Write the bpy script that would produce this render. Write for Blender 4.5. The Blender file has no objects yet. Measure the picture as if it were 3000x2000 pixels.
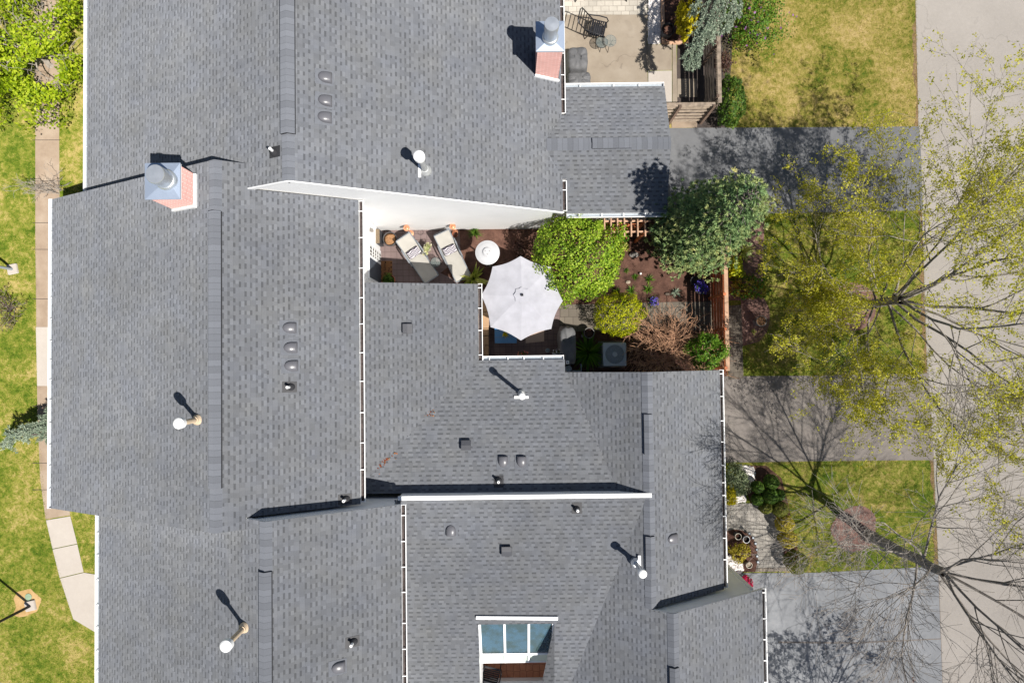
import bpy, math, random
import numpy as np
from mathutils import Vector, Matrix
random.seed(7); RNG = np.random.default_rng(11)
S = bpy.context.scene
COL = S.collection
R_ = math.radians
# ------------------------------------------------------------------ camera, world, sun, exposure
CAM_H, PITCH, YAW, FPX = 25.0, 0.025, -0.012, 2000.0
cam_d = bpy.data.cameras.new('camera'); cam_d.sensor_width = 36; cam_d.lens = 24
cam_d.clip_end = 2000
cam = bpy.data.objects.new('camera', cam_d); COL.objects.link(cam)
cam.location = (0, 0, CAM_H); cam.rotation_euler = (PITCH, 0, YAW)
S.camera = cam
SUN_EL, SHADOW = R_(58), math.atan2(0.63, -0.777)          # SHADOW: heading in which shadows fall
w = bpy.data.worlds.new('World'); S.world = w; w.use_nodes = True
wn = w.node_tree.nodes; wl = w.node_tree.links
sky = wn.new('ShaderNodeTexSky'); sky.sky_type = 'NISHITA'; sky.sun_disc = False
sky.sun_elevation = SUN_EL
sun_dir = Vector((-math.cos(SHADOW) * math.cos(SUN_EL), -math.sin(SHADOW) * math.cos(SUN_EL), math.sin(SUN_EL)))
sky.sun_rotation = math.atan2(sun_dir.x, sun_dir.y)
sky.altitude = 50; sky.air_density = 1.0; sky.dust_density = 0.6
wl.new(sky.outputs[0], wn['Background'].inputs[0]); wn['Background'].inputs[1].default_value = 0.052
sd = bpy.data.lights.new('sun', 'SUN'); sd.energy = 5.0; sd.angle = R_(0.5); sd.color = (1.0, 0.955, 0.88)
so = bpy.data.objects.new('sun', sd); COL.objects.link(so); so.location = (20, -20, 40)
so.rotation_euler = sun_dir.to_track_quat('Z', 'Y').to_euler()
S.view_settings.view_transform = 'Standard'; S.view_settings.look = 'None'
S.view_settings.exposure = 0.62; S.view_settings.gamma = 1; S.view_settings.use_curve_mapping = False

# ------------------------------------------------------------------ pixel -> world (pixels of the 3000x2000 photograph)
RM = Matrix.Rotation(YAW, 3, 'Z') @ Matrix.Rotation(PITCH, 3, 'X')
CP = Vector((0, 0, CAM_H))
def ray(px, py): return RM @ Vector(((px - 1500) / FPX, (1000 - py) / FPX, -1))
def W(px, py, z=0.0):
    d = ray(px, py); return CP + d * ((z - CAM_H) / d.z)
def WX(px, py, X):
    d = ray(px, py); return CP + d * (X / d.x)
def WY(px, py, Y):
    d = ray(px, py); return CP + d * (Y / d.y)
def WP(px, py, pl):
    d = ray(px, py); a, b, c = pl
    return CP + d * ((a - CAM_H) / (d.z - b * d.x - c * d.y))
def zp(pl, x, y): return pl[0] + pl[1] * x + pl[2] * y
def lin(r, g, b):
    f = lambda v: (v / 255 / 12.92) if v / 255 <= .04045 else ((v / 255 + .055) / 1.055) ** 2.4
    return (f(r), f(g), f(b))

# ------------------------------------------------------------------ materials
MATS = {}
class NT:
    def __init__(s, name):
        s.m = bpy.data.materials.new(name); s.m.use_nodes = True
        s.t = s.m.node_tree; s.n = s.t.nodes; s.b = s.n['Principled BSDF']; MATS[name] = s.m
    def add(s, kind, **kw):
        n = s.n.new('ShaderNode' + kind)
        for k, v in kw.items(): setattr(n, k, v)
        return n
    def link(s, a, b): s.t.links.new(a, b)
    def val(s, x, sock):
        if isinstance(x, (int, float)): sock.default_value = x
        elif isinstance(x, tuple): sock.default_value = (*x, 1) if len(x) == 3 and len(sock.default_value) == 4 else x
        else: s.link(x, sock)
    def math(s, op, a, b=0.0, c=None):
        n = s.add('Math', operation=op); s.val(a, n.inputs[0]); s.val(b, n.inputs[1])
        if c is not None: s.val(c, n.inputs[2])
        return n.outputs[0]
    def mix(s, f, a, b, mode='MIX'):
        n = s.add('Mix', data_type='RGBA', blend_type=mode)
        s.val(f, n.inputs[0]); s.val(a, n.inputs[6]); s.val(b, n.inputs[7]); return n.outputs[2]
    def coord(s, kind='Object'): return s.add('TexCoord').outputs[kind]
    def pos(s): return s.add('NewGeometry').outputs['Position']
    def noise(s, scale, detail=4, rough=.55, vec=None, dist=0):
        n = s.add('TexNoise'); n.inputs['Scale'].default_value = scale; n.inputs['Detail'].default_value = detail
        n.inputs['Roughness'].default_value = rough; n.inputs['Distortion'].default_value = dist
        s.link(vec if vec is not None else s.coord(), n.inputs['Vector']); return n.outputs[0]
    def ramp(s, f, stops):
        n = s.add('ValToRGB'); e = n.color_ramp.elements
        while len(e) < len(stops): e.new(.5)
        for i, (p, c) in enumerate(stops): e[i].position = p; e[i].color = (*c, 1)
        s.link(f, n.inputs[0]); return n.outputs[0]
    def bump(s, h, strength=.5, dist=.02):
        n = s.add('Bump'); n.inputs['Strength'].default_value = strength; n.inputs['Distance'].default_value = dist
        s.link(h, n.inputs['Height']); s.link(n.outputs[0], s.b.inputs['Normal'])
    def out(s, col=None, rough=.8, metal=0, spec=.5):
        if col is not None: s.val(col, s.b.inputs['Base Color'])
        s.val(rough, s.b.inputs['Roughness']); s.b.inputs['Metallic'].default_value = metal
        s.b.inputs['Specular IOR Level'].default_value = spec
        if rough > .7: s.b.inputs['Diffuse Roughness'].default_value = .9
        return s.m
def sc(c, k): return tuple(min(1, v * k) for v in c)
def plain(name, col, var=.18, scale=6, rough=.75, metal=0, bump=0, bscale=40, spec=.4):
    t = NT(name); n = t.noise(scale, 5)
    c = t.ramp(n, [(.3, sc(col, 1 - var)), (.7, sc(col, 1 + var))])
    if bump: t.bump(t.noise(bscale, 6), bump, .01)
    return t.out(c, rough, metal, spec)
def leafmat(name, stops, rough=.55, spec=.3, trans=.38, tint=False):
    """leaf colour drawn per leaf"""
    t = NT(name); r = t.add('NewGeometry').outputs['Random Per Island']
    if tint: at = t.add('Attribute'); at.attribute_name = 'tint'; r = t.math('ADD', t.math('MULTIPLY', r, .3), t.math('MULTIPLY', at.outputs['Fac'], .9))
    n = t.noise(1.3, 2); f = t.math('ADD', t.math('MULTIPLY', r, .75), t.math('MULTIPLY', t.math('SUBTRACT', n, .35), .8))
    c = t.ramp(f, stops); t.out(c, rough, 0, spec)
    tr = t.add('BsdfTranslucent'); t.link(c, tr.inputs[0]); mx = t.add('MixShader'); mx.inputs[0].default_value = trans
    o = t.n['Material Output']; t.link(t.b.outputs[0], mx.inputs[1]); t.link(tr.outputs[0], mx.inputs[2]); t.link(mx.outputs[0], o.inputs[0])
    return t.m

def shingle(name, tint):
    t = NT(name); uv = t.add('UVMap'); uv.uv_map = 'UVMap'
    sp = t.add('SeparateXYZ'); t.link(uv.outputs[0], sp.inputs[0]); u, v = sp.outputs[0], sp.outputs[1]
    vr = t.math('DIVIDE', v, .143); row = t.math('FLOOR', vr); f = t.math('FRACT', vr)
    wn1 = t.add('TexWhiteNoise', noise_dimensions='1D'); t.link(row, wn1.inputs['W'])
    uo = t.math('ADD', t.math('DIVIDE', u, .125), t.math('MULTIPLY', wn1.outputs[0], 17.3))
    cmb = t.add('CombineXYZ'); t.link(t.math('MULTIPLY', uo, .8), cmb.inputs[0]); t.link(t.math('MULTIPLY', row, 3.7), cmb.inputs[1])
    uo = t.math('ADD', uo, t.math('MULTIPLY', t.noise(1.0, 1, .5, cmb.outputs[0]), 1.5))
    cell = t.math('FLOOR', uo)
    cc = t.add('CombineXYZ'); t.link(cell, cc.inputs[0]); t.link(row, cc.inputs[1])
    w2 = t.add('TexWhiteNoise', noise_dimensions='2D'); t.link(cc.outputs[0], w2.inputs['Vector'])
    w3 = t.add('TexWhiteNoise', noise_dimensions='2D'); c3 = t.add('CombineXYZ'); t.link(t.math('ADD', cell, 91.3), c3.inputs[0]); t.link(row, c3.inputs[1]); t.link(c3.outputs[0], w3.inputs['Vector'])
    par = t.math('MODULO', t.math('ADD', cell, t.math('MULTIPLY', row, 7)), 2.0)
    par = t.math('ABSOLUTE', par)
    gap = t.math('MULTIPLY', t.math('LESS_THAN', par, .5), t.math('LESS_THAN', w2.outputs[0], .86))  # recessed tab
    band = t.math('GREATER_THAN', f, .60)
    dark = t.math('MULTIPLY', gap, band)  # shingle's own dark blend band, also painting the shadow under the course above
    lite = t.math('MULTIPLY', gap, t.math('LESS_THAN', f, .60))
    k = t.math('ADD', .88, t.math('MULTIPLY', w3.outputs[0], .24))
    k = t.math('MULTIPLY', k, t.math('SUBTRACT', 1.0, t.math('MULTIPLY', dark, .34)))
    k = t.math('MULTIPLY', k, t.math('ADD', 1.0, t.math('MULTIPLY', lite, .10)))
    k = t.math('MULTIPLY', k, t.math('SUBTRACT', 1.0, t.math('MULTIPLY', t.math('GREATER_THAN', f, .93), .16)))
    big = t.noise(.22, 5, .65, t.coord()); fine = t.noise(60, 3, .6, t.coord()); mid = t.noise(1.1, 4, .6, t.coord())
    k = t.math('MULTIPLY', k, t.math('ADD', .70, t.math('MULTIPLY', big, .6)))
    k = t.math('MULTIPLY', k, t.math('ADD', .78, t.math('MULTIPLY', fine, .44)))
    cs = t.add('CombineXYZ'); t.link(t.math('MULTIPLY', u, 2.2), cs.inputs[0]); t.link(t.math('MULTIPLY', v, .22), cs.inputs[1])
    k = t.math('MULTIPLY', k, t.math('ADD', .88, t.math('MULTIPLY', t.noise(1.0, 4, .6, cs.outputs[0]), .24)))
    hue = t.mix(t.math('MULTIPLY', t.math('SUBTRACT', mid, .30), 2.0), sc(tint, 1.0), (tint[0] * 1.07, tint[1] * 1.03, tint[2] * .93))
    kc = t.add('CombineColor'); [t.link(k, kc.inputs[i]) for i in range(3)]
    c = t.mix(1.0, hue, kc.outputs[0], 'MULTIPLY')
    h = t.math('ADD', t.math('MULTIPLY', t.math('SUBTRACT', 1.0, f), .7), t.math('MULTIPLY', t.math('SUBTRACT', 1.0, gap), .6))
    h = t.math('ADD', h, t.math('MULTIPLY', fine, .25))
    t.bump(h, .55, .012)
    return t.out(c, .85, 0, .25)
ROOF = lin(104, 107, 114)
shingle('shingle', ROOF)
def capmat():
    t = NT('ridge_shingle'); uv = t.add('UVMap'); uv.uv_map = 'UVMap'
    sp = t.add('SeparateXYZ'); t.link(uv.outputs[0], sp.inputs[0])
    q = t.math('DIVIDE', sp.outputs[0], .17); row = t.math('FLOOR', q); f = t.math('FRACT', q)
    wn1 = t.add('TexWhiteNoise', noise_dimensions='1D'); t.link(row, wn1.inputs['W'])
    k = t.math('ADD', .84, t.math('MULTIPLY', wn1.outputs[0], .22))
    k = t.math('MULTIPLY', k, t.math('SUBTRACT', 1.0, t.math('MULTIPLY', t.math('GREATER_THAN', f, .92), .3)))
    k = t.math('MULTIPLY', k, t.math('ADD', .8, t.math('MULTIPLY', t.noise(50, 3), .4)))
    kc = t.add('CombineColor'); [t.link(k, kc.inputs[i]) for i in range(3)]
    t.out(t.mix(1.0, sc(ROOF, 1.08), kc.outputs[0], 'MULTIPLY'), .85, 0, .25)
capmat()
def sidingmat(name, col):
    t = NT(name); sp = t.add('SeparateXYZ'); t.link(t.pos(), sp.inputs[0])
    f = t.math('FRACT', t.math('DIVIDE', sp.outputs[2], .11))
    t.bump(f, .35, .012)
    n = t.noise(.8, 4, .6, t.pos())
    return t.out(t.ramp(n, [(.25, sc(col, .92)), (.7, col)]), .6, 0, .3)
sidingmat('siding', (.86, .86, .86))
plain('white_trim', (.80, .80, .80), .04, 3, .45)
plain('gutter_dark', lin(70, 60, 58), .5, 9, .8)
plain('roof_edge', (.70, .70, .70), .05, 3, .5)
plain('galvanised', (.62, .65, .68), .10, 5, .36, .75, .06, 9)
plain('cap_metal', lin(164, 176, 194), .06, 2, .30, .45, .05, 3)  # bluish base colour stands in for sky reflected in the metal
plain('pipe_metal', (.48, .49, .49), .12, 5, .5, .5)
plain('pipe_tan', lin(196, 176, 150), .15, 6, .7)
plain('vent_plastic', lin(92, 92, 97), .08, 4, .32)
plain('vent_box', lin(66, 67, 72), .08, 4, .5)
plain('rubber', lin(52, 52, 55), .15, 8, .6)
def brick(name, col, mortar, bw, bh, off=.5, ms=.012, vec='uvless', rough=.85, bump=.3, var=.12, axis=None, sqsh=1.0):
    t = NT(name); b = t.add('TexBrick'); b.offset = off; b.squash = sqsh; b.squash_frequency = 2
    b.inputs['Scale'].default_value = 1; b.inputs['Brick Width'].default_value = bw; b.inputs['Row Height'].default_value = bh
    b.inputs['Mortar Size'].default_value = ms; b.inputs['Mortar Smooth'].default_value = .2; b.inputs['Bias'].default_value = 0
    b.inputs['Color1'].default_value = (*sc(col, 1 - var), 1); b.inputs['Color2'].default_value = (*sc(col, 1 + var), 1); b.inputs['Mortar'].default_value = (*mortar, 1)
    if axis == 'wall':
        sp = t.add('SeparateXYZ'); t.link(t.pos(), sp.inputs[0]); cb = t.add('CombineXYZ')
        t.link(t.math('ADD', sp.outputs[0], sp.outputs[1]), cb.inputs[0]); t.link(sp.outputs[2], cb.inputs[1]); t.link(cb.outputs[0], b.inputs['Vector'])
    else: t.link(t.pos(), b.inputs['Vector'])
    n = t.noise(1.3, 5, .65, t.pos()); n2 = t.noise(45, 3, .6, t.pos())
    k = t.math('MULTIPLY', t.math('ADD', .72, t.math('MULTIPLY', n, .56)), t.math('ADD', .85, t.math('MULTIPLY', n2, .3)))
    kc = t.add('CombineColor'); [t.link(k, kc.inputs[i]) for i in range(3)]
    c = t.mix(1.0, b.outputs[0], kc.outputs[0], 'MULTIPLY')
    t.bump(t.math('ADD', t.math('SUBTRACT', 1.0, b.outputs[1]), t.math('MULTIPLY', n2, .3)), bump, .008)
    return t.out(c, rough, 0, .25)
brick('pink_brick', lin(172, 128, 122), lin(198, 176, 170), .22, .072, .5, .007, axis='wall', var=.10)
brick('light_paver', lin(176, 170, 160), lin(128, 120, 112), .30, .20, .5, .008, var=.13)
brick('walk_paver', lin(158, 153, 146), lin(108, 102, 97), .21, .14, .5, .008, var=.12)
brick('grey_paver', lin(112, 104, 94), lin(80, 73, 66), .30, .30, .5, .010, var=.12)
brick('deck_paver', lin(118, 102, 100), lin(90, 77, 75), .22, .22, 0, .008, var=.06)
brick('edge_paver', lin(140, 130, 118), lin(96, 88, 80), .10, .22, 0, .008, var=.12)
def ground(name, stops, scale, fine=60, bump=.4, rough=.9, fk=.35, dist=0, spec=.2, mid=6.0, crack=0):
    t = NT(name); p = t.pos()
    n = t.noise(scale, 7, .62, p, dist); m = t.noise(mid, 4, .6, p); n2 = t.noise(fine, 4, .65, p)
    f = t.math('ADD', t.math('MULTIPLY', n, .72), t.math('MULTIPLY', m, .28))
    c = t.ramp(f, stops)
    k = t.math('ADD', 1 - fk / 2, t.math('MULTIPLY', n2, fk)); kc = t.add('CombineColor'); [t.link(k, kc.inputs[i]) for i in range(3)]
    c = t.mix(1.0, c, kc.outputs[0], 'MULTIPLY'); t.bump(n2, bump, .012)
    if crack:
        vo = t.add('TexVoronoi', feature='DISTANCE_TO_EDGE'); vo.inputs['Scale'].default_value = .33
        wv = t.add('VectorMath', operation='ADD'); nz = t.add('TexNoise'); nz.inputs['Scale'].default_value = 1.6; nz.inputs['Detail'].default_value = 5; t.link(p, nz.inputs['Vector'])
        t.link(p, wv.inputs[0]); t.link(nz.outputs[1], wv.inputs[1]); t.link(wv.outputs[0], vo.inputs['Vector'])
        ln = t.math('MULTIPLY', t.math('LESS_THAN', vo.outputs[0], .006), t.math('GREATER_THAN', t.noise(.5, 2, .5, p), .52))
        st = t.math('MULTIPLY', t.math('GREATER_THAN', t.noise(.9, 3, .5, p, 1.0), .66), .10)
        c = t.mix(t.math('ADD', t.math('MULTIPLY', ln, crack), st), c, sc(stops[0][1], .55))
    return t.out(c, rough, 0, spec)
ground('asphalt_road', [(.3, lin(152, 146, 140)), (.55, lin(164, 158, 152)), (.75, lin(174, 168, 162))], .35, 60, .4, fk=.5, mid=9, crack=.25)
ground('asphalt_north', [(.3, lin(102, 103, 106)), (.55, lin(116, 117, 120)), (.75, lin(130, 131, 134))], .4, 80, .25, fk=.26, crack=.4)
ground('asphalt_mid', [(.3, lin(122, 115, 111)), (.55, lin(136, 129, 124)), (.75, lin(148, 141, 136))], .5, 80, .3, fk=.3, crack=.4)
ground('asphalt_south', [(.3, lin(124, 126, 130)), (.55, lin(142, 144, 148)), (.75, lin(162, 163, 166))], .8, 80, .3, fk=.26, dist=1.0, crack=.5)
ground('concrete', [(.28, lin(126, 114, 101)), (.5, lin(146, 135, 121)), (.75, lin(160, 150, 137))], .6, 70, .2, fk=.2, mid=3, crack=.3)
ground('concrete_walk', [(.28, lin(132, 114, 98)), (.5, lin(152, 135, 118)), (.75, lin(170, 156, 140))], .9, 70, .2, fk=.18, mid=3)
ground('concrete_new', [(.3, lin(168, 160, 152)), (.7, lin(180, 173, 166))], .5, 70, .1, fk=.08)
ground('mulch', [(.3, lin(66, 46, 40)), (.5, lin(92, 66, 56)), (.7, lin(116, 86, 74))], 3.0, 34, .9, fk=.7, mid=14)
ground('mulch_pink', [(.3, lin(98, 72, 66)), (.5, lin(126, 98, 90)), (.7, lin(150, 122, 112))], 3.0, 34, .9, fk=.7, mid=14)
ground('soil_dark', [(.3, lin(62, 54, 52)), (.7, lin(88, 80, 76))], 2.0, 34, .8, fk=.5, mid=14)
ground('dirt_edge', [(.3, lin(112, 90, 64)), (.7, lin(150, 124, 94))], 3.0, 40, .6, fk=.6)
GRASSES = {'lawn_dry': [(.38, lin(70, 92, 22)), (.455, lin(118, 116, 46)), (.53, lin(150, 136, 76)), (.61, lin(172, 152, 104))],
           'lawn_green': [(.38, lin(58, 84, 16)), (.455, lin(92, 108, 30)), (.53, lin(128, 128, 54)), (.60, lin(164, 148, 94))]}
def lawnmat(name, stops, blade=False):
    t = NT(name); p = t.pos()
    n = t.noise(.55, 6, .66, p, .6); m = t.noise(4.6, 9, .76, p, .4)
    f = t.math('ADD', t.math('MULTIPLY', n, .42), t.math('MULTIPLY', m, .58))
    if blade:
        r = t.add('NewGeometry').outputs['Random Per Island']
        f = t.math('ADD', f, t.math('MULTIPLY', t.math('SUBTRACT', r, .5), .22))
        return t.out(t.mix(1.0, t.ramp(f, stops), (1.3, 1.3, 1.2), 'MULTIPLY'), .7, 0, .2)
    n2 = t.noise(42, 4, .7, p); k = t.math('ADD', .72, t.math('MULTIPLY', n2, .56)); kc = t.add('CombineColor'); [t.link(k, kc.inputs[i]) for i in range(3)]
    t.bump(n2, .7, .02)
    return t.out(t.mix(1.0, t.ramp(f, stops), kc.outputs[0], 'MULTIPLY'), .9, 0, .15)
for k_, s_ in GRASSES.items(): lawnmat(k_, s_); lawnmat(k_ + '_blade', s_, True)
plain('pebble_white', (.62, .58, .56), .3, 9, .7)
plain('wood_grey', lin(138, 124, 110), .38, 7, .85, 0, .4, 30)
plain('wood_red', lin(178, 102, 64), .3, 5, .7, 0, .3, 30)
plain('wood_cap', lin(184, 150, 124), .2, 5, .75, 0, .3, 30)
plain('wood_dark', lin(92, 76, 66), .3, 5, .85, 0, .3, 30)
plain('bark', lin(108, 100, 94), .35, 9, .95, 0, .6, 26)
plain('bark_pale', lin(142, 134, 126), .35, 9, .95, 0, .5, 26)
plain('twig', lin(150, 142, 134), .3, 9, .9)
plain('twig_tan', lin(178, 138, 110), .3, 9, .9)
plain('black_metal', lin(42, 42, 46), .15, 6, .4, .4)
plain('dark_plastic', lin(58, 58, 62), .2, 6, .5)
plain('cover_grey', lin(92, 92, 94), .14, 3, .7, 0, .4, 6)
plain('fabric_white', lin(170, 170, 177), .09, 3, .85, 0, .25, 5)
plain('sling', lin(150, 147, 141), .08, 3, .7, 0, .1, 90)
plain('lounger_frame', lin(112, 116, 122), .1, 3, .5)
plain('cushion_tan', lin(168, 138, 108), .1, 3, .85, 0, .2, 12)
plain('rug_tan', lin(188, 166, 152), .08, 6, .9, 0, .2, 60)
plain('table_blue', lin(74, 122, 170), .08, 3, .5)
plain('copper', lin(206, 146, 112), .15, 6, .35, .6)
plain('terracotta', lin(170, 102, 74), .15, 6, .8)
plain('brown_pot', lin(96, 84, 74), .2, 6, .7)
plain('rust_soil', lin(140, 104, 72), .3, 14, .9, 0, .5, 50)
plain('cream_pot', lin(206, 200, 184), .06, 6, .6)
plain('acdark', lin(150, 158, 166), .1, 6, .55)
plain('acgrille', lin(112, 120, 128), .15, 20, .6)
plain('mat_brown', lin(132, 92, 58), .12, 20, .95, 0, .4, 80)
plain('ink', lin(40, 32, 28), .1, 8, .9)
plain('door_glass', lin(120, 124, 122), .25, 4, .15)
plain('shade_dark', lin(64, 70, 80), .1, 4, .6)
plain('stone', lin(180, 166, 148), .2, 4, .9, 0, .5, 12)
plain('stone_grey', lin(120, 116, 112), .2, 4, .9, 0, .5, 12)
plain('lid_green', lin(128, 148, 124), .1, 9, .7)
plain('flower_purple', lin(96, 82, 196), .25, 9, .7)
plain('pot_white', (.7, .7, .7), .05, 4, .5)
plain('bench_wood', lin(120, 104, 84), .2, 5, .8, 0, .3, 30)
plain('needle_stem', lin(96, 84, 66), .2, 5, .9)
plain('glass_frame', (.85, .86, .88), .03, 3, .4)
plain('lower_pane', lin(196, 208, 198), .06, 1, .2)
t = NT('roof_glass'); t.out(t.ramp(t.noise(3.2, 6), [(.38, lin(54, 70, 70)), (.6, lin(62, 88, 104))]), .04, 0, 1.0); t.b.inputs['IOR'].default_value = 1.9  # mottled blue tint paints sky and tree reflections into the pane colour
t = NT('table_glass'); t.out((.20, .23, .22), .05, 0, .5); t.b.inputs['Alpha'].default_value = .30
t = NT('zebra'); wv = t.add('TexWave'); wv.inputs['Scale'].default_value = 4.8; wv.inputs['Distortion'].default_value = 6; wv.inputs['Detail'].default_value = 1; wv.inputs['Detail Scale'].default_value = 1.2
t.link(t.coord(), wv.inputs['Vector']); t.out(t.ramp(wv.outputs[1], [(.42, (.03, .02, .05)), (.52, (.5, .48, .5))]), .85)
t = NT('hex_paver'); v_ = t.add('TexVoronoi', feature='DISTANCE_TO_EDGE'); v_.inputs['Scale'].default_value = 4.2; v_.inputs['Randomness'].default_value = .25; t.link(t.pos(), v_.inputs['Vector'])
v2 = t.add('TexVoronoi'); v2.inputs['Scale'].default_value = 4.2; v2.inputs['Randomness'].default_value = .25; t.link(t.pos(), v2.inputs['Vector'])
hs = t.mix(t.math('GREATER_THAN', v_.outputs[0], .035), lin(120, 78, 58), t.ramp(t.noise(3, 4, .6, t.pos()), [(.3, lin(160, 102, 74)), (.7, lin(186, 126, 94))])); t.bump(v_.outputs[0], .4, .02); t.out(hs, .8)
leafmat('leaf_bush', [(.1, lin(70, 100, 18)), (.4, lin(118, 152, 30)), (.8, lin(166, 186, 60))])
leafmat('leaf_bright', [(.1, lin(96, 124, 10)), (.45, lin(156, 180, 20)), (.8, lin(198, 210, 60))], trans=.5)
leafmat('leaf_cedar', [(.1, lin(72, 92, 4)), (.45, lin(148, 158, 8)), (.8, lin(204, 202, 24))])
leafmat('leaf_green', [(.1, lin(46, 76, 18)), (.5, lin(80, 112, 34)), (.9, lin(112, 138, 52))])
leafmat('leaf_dark', [(.1, lin(76, 86, 26)), (.5, lin(112, 118, 44)), (.9, lin(140, 140, 64))])
leafmat('leaf_gold', [(.1, lin(124, 114, 22)), (.5, lin(172, 158, 48)), (.9, lin(200, 182, 78))])
leafmat('leaf_yellow', [(.1, lin(150, 140, 0)), (.5, lin(196, 182, 10)), (.9, lin(216, 206, 60))])
leafmat('leaf_maple', [(.1, lin(146, 152, 28)), (.45, lin(192, 190, 50)), (.85, lin(218, 210, 90))], trans=.58)
leafmat('leaf_red', [(.1, lin(128, 62, 36)), (.5, lin(160, 88, 52)), (.9, lin(166, 130, 70))])
leafmat('leaf_lilac', [(.1, lin(50, 84, 14)), (.5, lin(84, 124, 28)), (.9, lin(122, 152, 48))])
leafmat('leaf_plum', [(.1, lin(62, 42, 38)), (.5, lin(92, 66, 58)), (.9, lin(118, 88, 76))])
leafmat('leaf_hosta', [(.1, lin(110, 130, 30)), (.5, lin(176, 182, 80)), (.9, lin(210, 206, 128))])
leafmat('leaf_white', [(.1, lin(140, 150, 90)), (.5, lin(200, 196, 150)), (.9, lin(230, 226, 196))])
leafmat('needle_spruce', [(.05, lin(62, 90, 58)), (.4, lin(124, 152, 100)), (.75, lin(166, 174, 112)), (.95, lin(208, 200, 130))], .6, .25, .2, True)
leafmat('needle_blue', [(.1, lin(92, 108, 92)), (.5, lin(128, 142, 122)), (.9, lin(164, 174, 152))], .6, .25, .1)
leafmat('needle_juniper', [(.1, lin(84, 100, 72)), (.5, lin(122, 134, 98)), (.9, lin(150, 156, 120))], .6, .25, .1)
leafmat('petal_pink', [(.1, lin(190, 10, 70)), (.5, lin(222, 34, 100)), (.9, lin(236, 90, 140))])
leafmat('petal_lilac', [(.1, lin(120, 70, 130)), (.9, lin(170, 120, 176))])
leafmat('petal_purple', [(.1, lin(66, 54, 160)), (.9, lin(122, 108, 214))])
leafmat('petal_white', [(.1, lin(190, 190, 200)), (.9, lin(235, 235, 240))])
leafmat('petal_coral', [(.1, lin(190, 90, 80)), (.9, lin(226, 150, 120))])

# ------------------------------------------------------------------ object helpers
def root_loc(o):
    l = Vector((0, 0, 0))
    while o is not None: l += o.location; o = o.parent
    return l
def setp(o, label=None, cat=None, group=None, kind=None):
    if label: o['label'] = label
    if cat: o['category'] = cat
    if group: o['group'] = group
    if kind: o['kind'] = kind
    return o
def thing(name, label, cat, loc=(0, 0, 0), group=None):
    o = bpy.data.objects.new(name, None); o.empty_display_size = .2; COL.objects.link(o); o.location = loc
    return setp(o, label, cat, group)
def copy_tree(o, parent=None):
    c = o.copy(); COL.objects.link(c)
    if parent: c.parent = parent
    for ch in [x for x in S.objects if x.parent == o]: copy_tree(ch, c)
    return c
def link_mesh(me, name, mats, parent, loc, smooth):
    for m in (mats if isinstance(mats, (list, tuple)) else [mats]): me.materials.append(MATS[m])
    if smooth:
        me.polygons.foreach_set('use_smooth', [True] * len(me.polygons))
    o = bpy.data.objects.new(name, me); COL.objects.link(o)
    if parent: o.parent = parent
    elif loc is not None: o.location = loc
    me.update(); return o
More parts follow.
